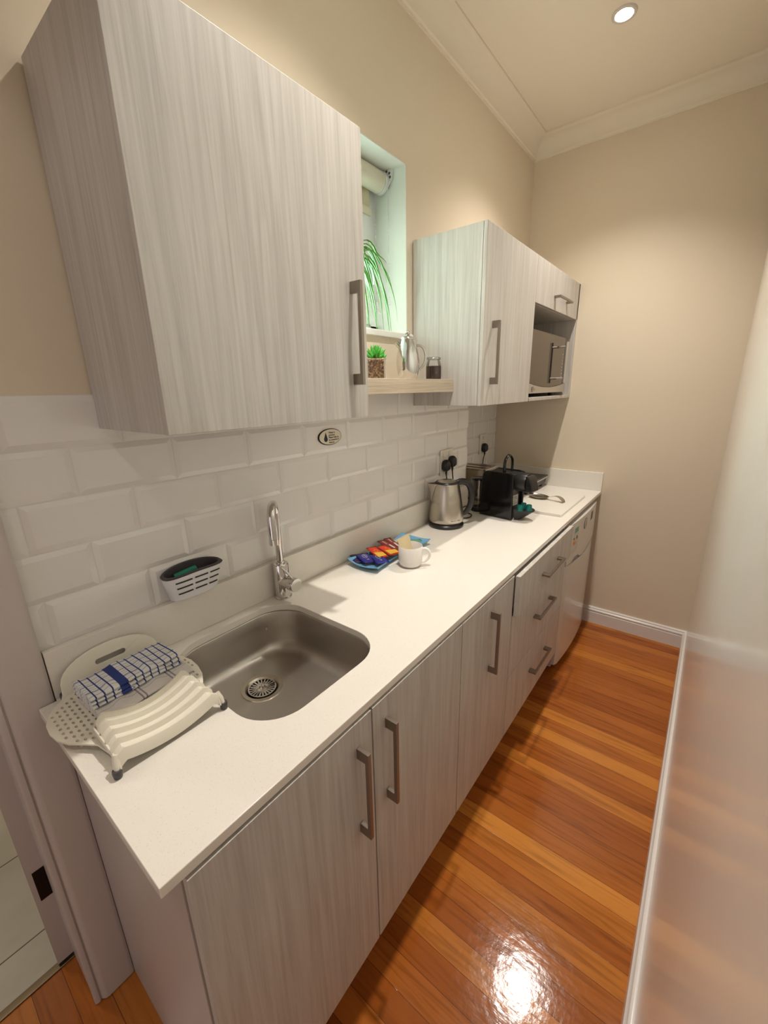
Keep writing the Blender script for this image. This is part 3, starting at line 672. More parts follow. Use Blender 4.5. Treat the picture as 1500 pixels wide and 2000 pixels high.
b.go('hanging_cord', M['upvc'], u)
rg = random.Random(3)
def leaf(p0, ang, reach, rise, drop, width):
    b = B(); d = Vector((math.cos(ang), math.sin(ang), 0)); side = Vector((-d.y, d.x, 0)); n = 14; L_, R_, Mi = [], [], []
    for i in range(n + 1):
        t = i / n; p = p0 + d * (reach * (1 - (1 - t) ** 1.6)) + Vector((0, 0, rise * math.sin(min(1, t * 1.7) * PI * 0.75) - drop * t ** 2.4))
        wd = width * (math.sin(PI * min(t * 0.85 + 0.15, 1.0)) ** 0.6) * (1 - t ** 3 * 0.85) + 0.0003
        L_.append(p + side * wd + Vector((0, 0, wd * 0.5))); R_.append(p - side * wd + Vector((0, 0, wd * 0.5))); Mi.append(p)
    th = Vector((0, 0, -0.0006))
    A = b.ring(L_); Bm = b.ring(Mi); Cc = b.ring(R_); D2 = b.ring([p + th for p in Mi])
    for i in range(n):
        b.bm.faces.new((A[i], A[i + 1], Bm[i + 1], Bm[i])); b.bm.faces.new((Bm[i], Bm[i + 1], Cc[i + 1], Cc[i]))
        b.bm.faces.new((A[i + 1], A[i], D2[i], D2[i + 1])); b.bm.faces.new((Cc[i], Cc[i + 1], D2[i + 1], D2[i]))
    return b
spec = [(1.50, 0.235, 0.10, 0.02, 0.0), (1.45, 0.225, 0.09, 0.30, 0), (1.62, 0.20, 0.07, 0.20, 0), (1.35, 0.21, 0.06, 0.24, 0), (1.66, 0.19, 0.10, 0.12, 0),
        (1.30, 0.18, 0.08, 0.30, 0), (1.72, 0.16, 0.05, 0.26, 0), (1.50, 0.17, 0.03, 0.22, 0), (1.40, 0.19, 0.04, 0.18, 0), (1.58, 0.22, 0.05, 0.16, 0), (1.25, 0.22, 0.07, 0.22, 0), (1.48, 0.155, 0.02, 0.30, 0)]
base_p = PC + Vector((0, 0, 0.02))
for i, (a_, re, ri, dp, _) in enumerate(spec):
    leaf(base_p + Vector((rg.uniform(-.01, .01), rg.uniform(-.01, .01), 0)), a_ + 0.14, re * 1.12, ri, dp, 0.0050).go('leaf', M['grass'], u, smooth=True, angle=180)
for i in range(26):
    leaf(base_p + Vector((rg.uniform(-.01, .01), rg.uniform(-.01, .01), 0)), rg.uniform(1.4, 2.0) if i % 2 else rg.uniform(4.4, 5.1), rg.uniform(0.12, 0.24), rg.uniform(0.03, 0.11), rg.uniform(0.08, 0.30), 0.0036).go('leaf', M['grass'], u, smooth=True, angle=180)

# ------------------------------------------------------------------ things on the shelf
SZ = 1.5622
u = thing('potted_succulent', 'small green succulent in a square glass pot of brown pebbles on the shelf', 'plant', (0.12, 1.035, SZ))
Rz = Matrix.Translation((0.12, 1.035, 0)) @ Matrix.Rotation(math.radians(38), 4, 'Z')
def RF(u_, v_, w_): return Rz @ Vector((u_, v_, w_))
B().prism(rrect(-.029, .029, -.029, .029, .003, 3), [rrect(-.0275, .0275, -.0275, .0275, .002, 3)[::-1]], SZ + 0.001, SZ + 0.066, RF).go('glass_pot', M['glass'], u)
B().box(-.0262, .0262, -.0262, .0262, SZ + 0.0005, SZ + 0.063, Rz).go('pebbles', M['pebbles'], u, bevel=0.002)
b = B()
for s1 in (-1, 1):
    for s2 in (-1, 1):
        b.tube([Rz @ Vector((s1 * .031, s2 * .031, SZ + 0.001)), Rz @ Vector((s1 * .031, s2 * .031, SZ + 0.062)), Rz @ Vector((s1 * .034, s2 * .034, SZ + 0.066))], 0.0012, 6)
for zz in (0.002, 0.064):
    b.tube([Rz @ Vector((a_ * .031, c_ * .031, SZ + zz)) for a_, c_ in ((-1, -1), (1, -1), (1, 1), (-1, 1), (-1, -1))], 0.001, 6)
b.go('wire_frame', M['chrome'], u, smooth=True, angle=180)
rg = random.Random(5)
for lay, (cnt, tilt, ln, wd) in enumerate(((9, 66, 0.040, .0072), (8, 48, 0.042, .0072), (6, 28, 0.040, .0064), (4, 10, 0.036, .005))):
    for i in range(cnt):
        a_ = 2 * PI * (i + lay * 0.5) / cnt + rg.uniform(-.12, .12); tl = math.radians(tilt + rg.uniform(-5, 5))
        dd = Vector((math.cos(a_) * math.sin(tl), math.sin(a_) * math.sin(tl), math.cos(tl)))
        p = Vector((0.12, 1.035, SZ + 0.061 + lay * 0.003)); q = p + dd * ln + Vector((0, 0, 0.004))
        B().tube(smoothpath([p, p + dd * ln * 0.35, p + dd * ln * 0.7, q], 3), interp([0.0035, wd, wd * 0.8, 0.0006], 3), 8, flat=0.55).go('leaf', M['leaf'], u, smooth=True, angle=180)
ic = Vector((0.79, 0.61, 0))
u = thing('coffee_pot', 'shiny steel coffee pot with ball-topped lid on the shelf', 'coffee pot', (0.125, 1.215, SZ))
cc = Vector((0.125, 1.215, SZ))
B().lathe(cc, [(0.022, 0), (0.030, 0.001), (0.035, 0.010), (0.0405, 0.035), (0.0425, 0.06), (0.040, 0.085), (0.034, 0.110), (0.028, 0.128), (0.025, 0.136)]).go('body', M['chrome'], u, smooth=True, angle=50)
l_ = B().lathe(cc, [(0.026, 0.136), (0.026, 0.140), (0.020, 0.147), (0.008, 0.150), (0.005, 0.152), (0.005, 0.155)]).go('lid', M['chrome'], u, smooth=True, angle=50)
B().lathe(cc + Vector((0, 0, 0.151)), [(0.002, 0), (0.0075, 0.003), (0.0095, 0.009), (0.0075, 0.015), (0.001, 0.018)], 20).go('ball_knob', M['chrome'], l_, smooth=True, angle=180)
sp_ = cc - ic * 0.019 + Vector((0, 0, 0.118))
B().tube(smoothpath([sp_ + ic * 0.004 - Vector((0, 0, 0.02)), sp_ - ic * 0.008, sp_ - ic * 0.022 + Vector((0, 0, 0.013))], 5), interp([0.008, 0.013, 0.011], 5), 16, flat=0.8).go('spout', M['chrome'], u, smooth=True, angle=60)
hp = [cc + ic * 0.028 + Vector((0, 0, 0.118)), cc + ic * 0.052 + Vector((0, 0, 0.112)), cc + ic * 0.064 + Vector((0, 0, 0.085)), cc + ic * 0.060 + Vector((0, 0, 0.055)), cc + ic * 0.039 + Vector((0, 0, 0.030))]
B().tube(smoothpath(hp, 6), 0.005, 12, flat=1.5).go('handle', M['chrome'], u, smooth=True, angle=180)
u = thing('coffee_jar', 'small lidded glass jar half full of brown coffee on the shelf', 'jar', (0.143, 1.366, SZ))
jc = (0.143, 1.366, SZ)
B().lathe(jc, [(0.027, 0.0005), (0.0295, 0.002), (0.0305, 0.012), (0.0305, 0.045), (0.028, 0.060), (0.024, 0.070), (0.024, 0.074)], capt=False).go('glass_body', M['glass'], u, smooth=True, angle=50)
B().lathe(jc, [(0.0265, 0.0015), (0.0290, 0.004), (0.0290, 0.050), (0.0, 0.051)], capt=False).go('coffee', M['soil'], u, smooth=True, angle=40)
B().lathe(jc, [(0.0255, 0.073), (0.0275, 0.074), (0.0275, 0.080), (0.024, 0.083)]).go('lid', glass('frosty_lid', (0.9, 0.9, 0.9), 0.9, 0.2), u, smooth=True, angle=40)

# ------------------------------------------------------------------ wall sign, sockets, plugs
u = thing('wall_sign', 'small oval cream water-saving sign stuck on the wall tiles', 'sign', (0.006, 0.910, 1.3755))
B().prism(ellipse(0.9105, 1.3757, 0.0555, 0.0280, 40), [], 0.0052, 0.0095, YZ).go('rim', M['brass'], u, bevel=0.0006)
B().prism(ellipse(0.9115, 1.3757, 0.0525, 0.0258, 40), [], 0.0094, 0.0100, YZ).go('face', M['signface'], u)
dp = [(0.8885, 1.3925)]
for i in range(17):
    a_ = math.radians(-30 + 240 * (1 - i / 16) - 0) ; 
for i in range(21):
    a_ = math.radians(20 - 220 * i / 20); dp.append((0.8885 + 0.0085 * math.cos(a_), 1.3690 + 0.0088 * math.sin(a_)))
B().prism(dp, [], 0.0099, 0.0103, YZ).go('water_drop', M['ink'], u)
for i, (s_, sz_) in enumerate((('Water is', .0085), ('precious', .0085), ('Please help us', .0085), ('to conserve it', .0085), ('Thank you', .0062))):
    text('lettering', s_, sz_, (0.0101, 0.9025, 1.3875 - i * 0.0082), (0, 1, 0), (0, 0, 1), M['ink'], u, bold=0.0002)
def socket(xw, y0, y1, z0, z1, label, n=2):
    u = thing('wall_socket', label, 'socket', (xw, (y0 + y1) / 2, z0))
    B().box(xw, xw + 0.008, y0, y1, z0, z1).go('plate', M['socketwhite'], u, bevel=0.002)
    for i in range(n):
        yc = y0 + (y1 - y0) * (i + 0.5) / n
        B().box(xw + 0.008, xw + 0.0125, yc - 0.012, yc + 0.012, z1 - 0.036, z1 - 0.014).go('switch', M['socketwhite'], u, bevel=0.0015)
        b = B()
        for dy, dz in ((0, 0.011), (-0.0095, -0.006), (0.0095, -0.006)): b.lathe((xw + 0.0078, yc + dy, z0 + 0.052 + dz), [(0.0035, 0), (0.0035, 0.0006)], 12, axis=(1, 0, 0))
        b.go('socket_holes', M['ink'], u)
    return u
socket(0.0052, 1.658, 1.776, 1.108, 1.236, 'white double wall socket above the kettle with two plugs in it')
socket(-DR + 0.0052, 2.420, 2.520, 1.108, 1.236, 'white wall socket in the far tiled recess with one plug in it', 1)
def plug(xw, y, z, label, path, tilt=0.0):
    u = thing('plug', label, 'plug and cord', (xw, y, z), None)
    b = B(); rings = []
    for t, (wd, hh) in ((0, (0.020, 0.024)), (0.006, (0.022, 0.028)), (0.016, (0.022, 0.030)), (0.026, (0.019, 0.026)), (0.034, (0.012, 0.018))):
        pts = []
        for i in range(20):
            a_ = 2 * PI * i / 20; cx_, sz_ = math.cos(a_), math.sin(a_)
            pts.append((xw + t, y + tilt * sz_ * hh + wd * math.copysign(abs(cx_) ** 0.7, cx_) * (1 - 0.20 * sz_), z + hh * math.copysign(abs(sz_) ** 0.7, sz_)))
        rings.append(b.ring(pts))
    for i in range(4): b.bridge(rings[i], rings[i + 1])
    b.bm.faces.new(rings[0]); b.bm.faces.new(rings[-1])
    b.go('plug_body', M['black'], u, smooth=True, angle=50)
    s_ = Vector((xw + 0.015, y, z - 0.024)); B().tube([s_, s_ + Vector((0, 0, -0.014)), s_ + Vector((0, 0, -0.024))], [0.0065, 0.0055, 0.0038], 12).go('strain_relief', M['black'], u, smooth=True, angle=50)
    B().tube(smoothpath([s_ + Vector((0, 0, -0.020))] + [Vector(p) for p in path], 7), 0.0031, 10).go('cord', M['black'], u, smooth=True, angle=180)
plug(0.0133, 1.686, 1.160, 'left black plug and cord of the kettle in the double wall socket',
     [(0.030, 1.70, 1.05), (0.034, 1.715, 0.95), (0.040, 1.735, 0.906), (0.085, 1.775, 0.9036), (0.130, 1.770, 0.9036), (0.150, 1.725, 0.9036), (0.135, 1.69, 0.9036), (0.110, 1.672, 0.9036)])
plug(0.0133, 1.748, 1.172, 'right black plug and cord of the coffee machine in the double wall socket',
     [(0.030, 1.762, 1.05), (0.032, 1.79, 0.96), (0.032, 1.82, 0.906), (0.040, 1.90, 0.9036), (0.09, 1.945, 0.9036), (0.150, 1.950, 0.9036), (0.185, 1.935, 0.912)])
plug(-DR + 0.0133, 2.462, 1.148, 'black plug and cord hanging behind the toaster in the recess', [(-0.132, 2.462, 1.06), (-0.128, 2.45, 0.96), (-0.12, 2.42, 0.905), (-0.10, 2.36, 0.9036), (-0.06, 2.285, 0.9036), (-0.04, 2.25, 0.912)])

# ------------------------------------------------------------------ kettle
KX, KY = 0.109, 1.552
u = thing('electric_kettle', 'brushed steel electric kettle with black handle on its round base', 'kettle', (KX, KY, 0.9))
kc = Vector((KX, KY, 0.9))
B().lathe(kc, [(0.070, 0.0), (0.080, 0.002), (0.083, 0.010), (0.079, 0.017), (0.074, 0.020), (0.074, 0.024), (0.079, 0.028)], 56).go('power_base', M['black'], u, smooth=True, angle=50)
B().lathe(kc, [(0.080, 0.028), (0.0815, 0.032), (0.0805, 0.046), (0.0765, 0.085), (0.0705, 0.125), (0.0640, 0.165), (0.0585, 0.196), (0.0560, 0.206)], 64).go('body', M['brushed'], u, smooth=True, angle=60)
ld_ = B().lathe(kc, [(0.0560, 0.206), (0.0545, 0.211), (0.047, 0.2155), (0.046, 0.2145)], 56).go('lid', M['black'], u, smooth=True, angle=50)
B().lathe(kc - ic * 0.0 + Vector((0, 0, 0.0)), [(0.044, 0.2135), (0.040, 0.218), (0.025, 0.2215), (0.0, 0.2225)], 40, capb=False, capt=False).go('lid_plate', M['brushed'], ld_, smooth=True, angle=180)
b = B(); perp = Vector((-ic.y, ic.x, 0)); top = []; 
pr = [(0.206, 0.030, 0.092), (0.190, 0.024, 0.084), (0.165, 0.015, 0.0775), (0.135, 0.006, 0.0735), (0.115, 0.001, 0.0715)]
rr = []
for z_, hw, ln in pr:
    rr.append(b.ring([kc - ic * 0.040 + perp * hw + Vector((0, 0, z_)), kc - ic * (0.040 + (ln - 0.040) * 0.6) + perp * hw * 0.62 + Vector((0, 0, z_)), kc - ic * ln + Vector((0, 0, z_)), kc - ic * (0.040 + (ln - 0.040) * 0.6) - perp * hw * 0.62 + Vector((0, 0, z_)), kc - ic * 0.040 - perp * hw + Vector((0, 0, z_))]))
for i in range(len(rr) - 1): b.bridge(rr[i], rr[i + 1])
b.bm.faces.new(rr[0]); b.bm.faces.new(rr[-1])
b.go('spout', M['brushed'], u, smooth=True, angle=40)
B().prism([(-0.048, -0.022), (-0.088, 0), (-0.048, 0.022)], [], 0.2055, 0.2075, lambda a_, c_, z_: kc + ic * a_ + perp * c_ + Vector((0, 0, z_))).go('spout_opening', M['black'], u)
hp = [kc + ic * 0.040 + Vector((0, 0, 0.205)), kc + ic * 0.075 + Vector((0, 0, 0.212)), kc + ic * 0.103 + Vector((0, 0, 0.195)), kc + ic * 0.117 + Vector((0, 0, 0.150)), kc + ic * 0.113 + Vector((0, 0, 0.105)), kc + ic * 0.098 + Vector((0, 0, 0.070)), kc + ic * 0.078 + Vector((0, 0, 0.055))]
hd = B().tube(smoothpath(hp, 8), interp([0.013, 0.015, 0.0145, 0.014, 0.0135, 0.013, 0.011], 8), 18, flat=0.85).go('handle', M['black'], u, smooth=True, angle=180)
B().box(-0.012, 0.016, -0.013, 0.013, 0, 0.012, Matrix.Translation(kc + ic * 0.066 + Vector((0, 0, 0.212))) @ Matrix.Rotation(math.atan2(ic.y, ic.x), 4, 'Z')).go('lid_button', M['black'], hd, bevel=0.003)
# lettering wrapped round the body, facing the room
txt = 'Russell Hobbs'; a0 = math.atan2(CAM.y - KY, CAM.x - KX) + 0.28
for i, ch in enumerate(txt):
    if ch == ' ': continue
    a_ = a0 + i * 0.052; rr_ = 0.0808; o_ = kc + Vector((math.cos(a_) * rr_, math.sin(a_) * rr_, 0.040)); r_ = Vector((-math.sin(a_), math.cos(a_), 0))
    text('lettering', ch, 0.0075, o_, r_, (-0.09 * math.cos(a_), -0.09 * math.sin(a_), 1), M['greyink'], u, bold=0.0002)

# ------------------------------------------------------------------ coffee machine
du = Vector((0.992, -0.127, 0)); dv = Vector((0.127, 0.992, 0)); MO = Vector((0.158, 1.806, 0.9))
def MF(u_, z_, v_): return MO + du * u_ + dv * v_ + Vector((0, 0, z_))
def MFt(u_, v_, z_): return MO + du * u_ + dv * v_ + Vector((0, 0, z_))
u = thing('coffee_machine', 'black capsule coffee machine with looped handle on the worktop beside the kettle', 'coffee machine', tuple(MO + du * 0.1 + dv * 0.06))
body = [(0, 0.001), (0.180, 0.001), (0.180, 0.228), (0.150, 0.233), (0.035, 0.232), (0.018, 0.224), (0.010, 0.205), (0.004, 0.12)]
B().prism(body, [], 0.0, 0.014, MF).go('side_panel', M['blackgloss'], u, bevel=0.004)
B().prism(body, [], 0.106, 0.120, MF).go('side_panel', M['blackgloss'], u, bevel=0.004)
b = B().prism([(0.004, 0.004), (0.166, 0.004), (0.166, 0.145), (0.178, 0.150), (0.178, 0.226), (0.035, 0.229), (0.012, 0.2)], [], 0.0145, 0.1055, MF)
b.go('body', M['black'], u, bevel=0.002)
def head_ring(b, u_, r_, zc, sq=1.0): return b.ring([MFt(u_, 0.060 + r_ * math.cos(2 * PI * i / 28), zc + r_ * sq * math.sin(2 * PI * i / 28)) for i in range(28)])
b = B(); hr = [head_ring(b, *t) for t in ((0.172, 0.044, 0.186), (0.178, 0.0455, 0.186), (0.222, 0.0445, 0.185), (0.228, 0.0425, 0.185))]
for i in range(3): b.bridge(hr[i], hr[i + 1])
b.bm.faces.new(hr[0]); b.bm.faces.new(hr[-1]); hd = b.go('brew_head', M['black'], u, smooth=True, angle=45)
B().prism([(0.226, 0.224), (0.238, 0.222), (0.252, 0.205), (0.264, 0.172), (0.266, 0.148), (0.226, 0.143)], [], 0.026, 0.094, MF).go('nose', M['blackgloss'], hd, bevel=0.006, seg=3)
B().tube([MFt(0.245, 0.06, 0.148), MFt(0.245, 0.06, 0.136)], 0.009, 12).go('coffee_outlet', M['black'], hd, smooth=True, angle=40)
lp = [MFt(0.118, 0.024, 0.225), MFt(0.118, 0.022, 0.262), MFt(0.118, 0.030, 0.292), MFt(0.118, 0.060, 0.310), MFt(0.118, 0.090, 0.292), MFt(0.118, 0.098, 0.262), MFt(0.118, 0.096, 0.225)]
B().tube(smoothpath(lp, 7), 0.0075, 14, flat=0.6).go('lever_handle', M['blackgloss'], u, smooth=True, angle=180)
b = B(); tp = ellipse(0.170, 0.060, 0.098, 0.050, 40); tp = [(max(p[0], 0.186), p[1]) for p in tp]
R1 = b.ring([MFt(0.186 + (p[0] - 0.186) * 0.3, 0.060 + (p[1] - 0.060) * 0.8, 0.006) for p in tp]); R2 = b.ring([MFt(p[0], p[1], 0.050) for p in tp]); R3 = b.ring([MFt(p[0], p[1], 0.056) for p in tp])
b.bridge(R1, R2); b.bridge(R2, R3); b.bm.faces.new(R1); b.bm.faces.new(R3)
bmesh.ops.remove_doubles(b.bm, verts=b.bm.verts[:], dist=1e-5)
B_ = b.go('drip_tray', M['black'], u, smooth=True, angle=40)
b = B().box(0.1662, 0.1668, 0.022, 0.085, 0.066, 0.118, Matrix.Translation(MO) @ Matrix(((du.x, dv.x, 0, 0), (du.y, dv.y, 0, 0), (0, 0, 1, 0), (0, 0, 0, 1))))
st = b.go('sticker', M['paper'], u)
MR = Matrix.Translation(MO) @ Matrix(((du.x, dv.x, 0, 0), (du.y, dv.y, 0, 0), (0, 0, 1, 0), (0, 0, 0, 1)))
b = B()
for i in range(5): b.box(0.1668, 0.1670, 0.028, 0.078 - (i % 3) * 0.008, 0.074 + i * 0.008, 0.0765 + i * 0.008, MR)
b.go('printed_line', M['greyink'], st)
tk = MFt(-0.046, 0.062, 0)
B().lathe(tk, [(0.040, 0.0), (0.042, 0.004), (0.042, 0.018), (0.040, 0.022)], 36).go('tank_base', M['black'], u, smooth=True, angle=40)
B().lathe(tk, [(0.041, 0.022), (0.042, 0.026), (0.042, 0.168)], 36, capt=False).go('water_tank', M['smoke'], u, smooth=True, angle=40)
B().lathe(tk, [(0.043, 0.168), (0.043, 0.174), (0.038, 0.177)], 36).go('tank_lid', M['blackgloss'], u, smooth=True, angle=40)
for p in ((0.165, -0.0003, 0.152), (0.1655, -0.0003, 0.085)):
    pass
for i, (pu, pv, lb) in enumerate(((0.374, 1.794, 'teal coffee capsule nearest the front side of the drip tray'), (0.376, 1.838, 'teal coffee capsule behind the other two, by the machine body'), (0.409, 1.820, 'teal coffee capsule at the outer tip of the drip tray'))):
    p = Vector((pu, pv, MO.z + 0.0565))
    cph = B().lathe(p, [(0.0160, 0.0), (0.0163, 0.0012), (0.0143, 0.002), (0.0128, 0.024), (0.0115, 0.0275), (0.004, 0.029)], 28).go('coffee_capsule', M['teal'], base=p, smooth=True, angle=35)
    tag(cph, lb, 'coffee capsule', 'teal coffee capsules')

# ------------------------------------------------------------------ toaster, hob, board, spoon rest
u = thing('toaster', 'steel two-slot toaster tucked into the recess behind the coffee machine', 'toaster', (-0.02, 2.13, 0.9))
b = B().prism(rrect(-0.120, 0.080, 2.045, 2.215, 0.02, 5), [rrect(-0.095, 0.055, 2.078, 2.104, 0.004, 3)[::-1], rrect(-0.095, 0.055, 2.152, 2.178, 0.004, 3)[::-1]], 1.078, 1.086, XY)
b.go('top_plate', M['brushed'], u, bevel=0.001)
B().prism(rrect(-0.122, 0.082, 2.043, 2.217, 0.022, 5), [], 0.915, 1.0775, XY).go('casing', M['brushed'], u, smooth=True, angle=40)
B().prism(rrect(-0.118, 0.078, 2.047, 2.213, 0.02, 5), [], 0.9, 0.9148, XY).go('base', M['black'], u, smooth=True, angle=40)
for ya in (2.078, 2.152):
    B().box(-0.095, 0.055, ya + 0.001, ya + 0.025, 1.0778, 1.0795).go('slot', M['ink'], u)
B().box(0.082, 0.100, 2.115, 2.145, 1.03, 1.042).go('lever', M['black'], u, bevel=0.003)
u = thing('induction_hob', 'black glass portable induction hob at the back of the worktop', 'hob', (0.07, 2.49, 0.9))
hx0, hx1, hy0, hy1 = -0.100, 0.246, 2.310, 2.655
B().box(hx0 + 0.012, hx1 - 0.012, hy0 + 0.012, hy1 - 0.012, 0.924, 0.958).go('base_unit', M['black'], u, bevel=0.004)
B().box(hx0, hx1, hy0, hy1, 0.9585, 0.966).go('silver_rim', M['mwsilver'], u, bevel=0.002)
B().box(hx0 + 0.004, hx1 - 0.004, hy0 + 0.004, hy1 - 0.004, 0.9662, 0.972).go('glass_top', M['blackglass'], u, bevel=0.001)
for x_ in (hx0 + 0.04, hx1 - 0.04):
    for y_ in (hy0 + 0.04, hy1 - 0.04): B().lathe((x_, y_, 0.9), [(0.012, 0), (0.014, 0.0245)], 16).go('foot', M['black'], u)
tag(B().prism(rrect(0.262, 0.521, 1.975, 2.452, 0.006, 4), [], 0.9002, 0.9140, XY).go('chopping_board', M['board'], base=(0.39, 2.2, 0.9), bevel=0.0015), 'plain white rectangular board lying on the worktop by the hob', 'board')
u = thing('spoon_rest', 'polished steel spoon rest with curled handle on the white board', 'spoon rest', (0.31, 2.25, 0.914))
sdir = Vector((0.86, -0.51, 0)).normalized(); sdir = Vector((1.0, -0.25, 0)).normalized(); sp2 = Vector((-sdir.y, sdir.x, 0)); s0 = Vector((0.315, 2.245, 0.9145))
b = B(); rings = []
for rr_, zz in ((0.25, 0.0), (0.6, 0.001), (0.85, 0.006), (1.0, 0.014), (0.97, 0.0145), (0.82, 0.0075), (0.58, 0.003), (0.2, 0.002)):
    rings.append(b.ring([s0 + sdir * (0.064 * rr_ * math.cos(2 * PI * i / 32)) + sp2 * (0.042 * rr_ * math.sin(2 * PI * i / 32)) + Vector((0, 0, zz)) for i in range(32)]))
for i in range(7): b.bridge(rings[i], rings[i + 1])
b.bm.faces.new(rings[0]); b.bm.faces.new(rings[-1]); b.go('bowl', M['brushed'], u, smooth=True, angle=60)
hpts = [s0 + sdir * 0.060 + Vector((0, 0, 0.0135)), s0 + sdir * 0.082 + Vector((0, 0, 0.022)), s0 + sdir * 0.108 + Vector((0, 0, 0.030)), s0 + sdir * 0.132 + Vector((0, 0, 0.027)), s0 + sdir * 0.150 + Vector((0, 0, 0.015)), s0 + sdir * 0.158 + Vector((0, 0, 0.0025))]
b = B(); pp = smoothpath(hpts, 6); ws = interp([0.010, 0.008, 0.011, 0.015, 0.017, 0.013], 6); rings = []
for p, w_ in zip(pp, ws): rings.append(b.ring([p + sp2 * w_, p + sp2 * w_ + Vector((0, 0, -0.0016)), p - sp2 * w_ + Vector((0, 0, -0.0016)), p - sp2 * w_]))
for i in range(len(rings) - 1): b.bridge(rings[i], rings[i + 1])
b.bm.faces.new(rings[0]); b.bm.faces.new(rings[-1]); b.go('handle', M['brushed'], u, smooth=True, angle=60)

# ------------------------------------------------------------------ blue dish with sachets, mug
u = thing('serving_dish', 'light blue rectangular dish with flared corners holding drink sachets', 'dish', (0.115, 1.105, 0.9))
def dish_outline(k, n=14):
    hx, hy = 0.074, 0.178; pts = []
    cs = [(-hx, -hy), (hx, -hy), (hx, hy), (-hx, hy)]; bow = [(0, -0.010), (-0.020, 0), (0, 0.010), (0.020, 0)]
    for i in range(4):
        a_, c_ = cs[i], cs[(i + 1) % 4]
        for j in range(n):
            t = j / n; s_ = math.sin(PI * t)
            pts.append((a_[0] + (c_[0] - a_[0]) * t + bow[i][0] * s_, a_[1] + (c_[1] - a_[1]) * t + bow[i][1] * s_, abs(2 * t - 1)))
    return [(0.117 + x * k[0], 1.105 + y * k[1], c_) for x, y, c_ in pts]
b = B(); rings = []
for kx, ky, z, cz in ((0.55, 0.72, 0.9003, 0), (0.80, 0.88, 0.905, 0.002), (0.97, 0.985, 0.915, 0.009), (1.0, 1.0, 0.9175, 0.010), (0.96, 0.98, 0.9170, 0.009), (0.78, 0.865, 0.9085, 0.002), (0.50, 0.68, 0.9045, 0)):
    rings.append(b.ring([(x, y, z + cz * c_ ** 2) for x, y, c_ in dish_outline((kx, ky))]))
for i in range(len(rings) - 1): b.bridge(rings[i], rings[i + 1])
b.bm.faces.new(rings[0]); b.bm.faces.new(rings[-1])
b.go('dish_shell', M['bluedish'], u, smooth=True, angle=50)
def sachet(name, x, y, z, ln, wd, rz, ry, m_, label, group, thick=0.005, deco=None, rx=0.0):
    base = Vector((x, y, z)); R_ = Matrix.Translation(base) @ Matrix.Rotation(rz, 4, 'Z') @ Matrix.Rotation(ry, 4, 'Y') @ Matrix.Rotation(rx, 4, 'X')
    ln *= 1.1; wd *= 1.08; u = thing(name, label, 'sachet', tuple(base), group)
    b = B(); nx, ny = 10, 6; T = {}
    for s_ in (1, -1):
        for i in range(nx + 1):
            for j in range(ny + 1):
                a_ = i / nx; c_ = j / ny
                edge = (i in (0, nx)) or (j in (0, ny))
                if edge and s_ < 0: T[(s_, i, j)] = T[(1, i, j)]; continue
                puff = thick * 0.5 * (math.sin(PI * min(max((a_ - 0.08) / 0.84, 0), 1)) ** 0.5) * (math.sin(PI * c_) ** 0.5) if not edge else 0
                zz = s_ * puff + 0.0005 * math.sin(i * 2.1 + x * 90) 
                T[(s_, i, j)] = b.bm.verts.new(R_ @ Vector(((a_ - .5) * ln, (c_ - .5) * wd, zz)))
        for i in range(nx):
            for j in range(ny):
                q = [T[(s_, i, j)], T[(s_, i + 1, j)], T[(s_, i + 1, j + 1)], T[(s_, i, j + 1)]]
                b.bm.faces.new(q)
    b.go('wrapper', m_, u, smooth=True, angle=180)
    h = thick * 0.5 + 0.0006
    def plate(nm, pts, m2, lift=0.0):
        B().prism(pts, [], h + lift - 0.0008, h + lift, lambda a_, c_, w_: R_ @ Vector((a_, c_, w_))).go(nm, m2, u)
    if deco == 'blue':
        b = B().prism(ellipse(-0.012, 0, 0.016, 0.009, 24), [ellipse(-0.012, 0, 0.0145, 0.0076, 24)[::-1]], h - 0.001, h, lambda a_, c_, w_: R_ @ Vector((a_, c_, w_)))
        b.go('oval_print', M['paper'], u)
        plate('print', [(-0.022, -0.002), (-0.005, 0.001), (-0.003, 0.0035), (-0.021, 0.001)], M['paper'])
        plate('print', [(0.014, -0.004), (0.020, -0.004), (0.020, -0.002), (0.014, -0.002)], M['paper']); plate('print', [(0.014, 0.001), (0.022, 0.001), (0.022, 0.003), (0.014, 0.003)], M['paper'])
    if deco == 'red':
        plate('print', [(0.002, -wd * .38), (ln * .42, -wd * .38), (ln * .42, wd * .38), (0.012, wd * .38)], M['yellow'])
        b = B().prism(ellipse(-0.010, 0, 0.012, 0.007, 20), [ellipse(-0.010, 0, 0.0105, 0.0056, 20)[::-1]], h - 0.001, h, lambda a_, c_, w_: R_ @ Vector((a_, c_, w_))); b.go('oval_print', M['yellow'], u)
        plate('print', [(0.018, -0.006), (0.026, -0.006), (0.026, 0.000), (0.018, 0.000)], M['paper'], 0.0005)
    if deco == 'maroon':
        plate('print', [(0.0, -0.002), (ln * .3, -0.002), (ln * .3, 0.006), (0.0, 0.006)], M['paper'])
        plate('print', [(-ln * .35, -0.004), (-ln * .08, -0.004), (-ln * .08, -0.001), (-ln * .35, -0.001)], M['sugar'])
    return u
G = 'drink sachets in the blue dish'
sachet('sachet', 0.062, 0.972, 0.9165, 0.070, 0.050, -0.62, 0.05, M['plum'], 'dark purple sachet at the near left corner of the blue dish', G)
sachet('sachet', 0.094, 0.978, 0.9225, 0.074, 0.048, -0.42, 0.06, M['navy'], 'navy blue sachet with an oval mark, second from the left', G, deco='blue')
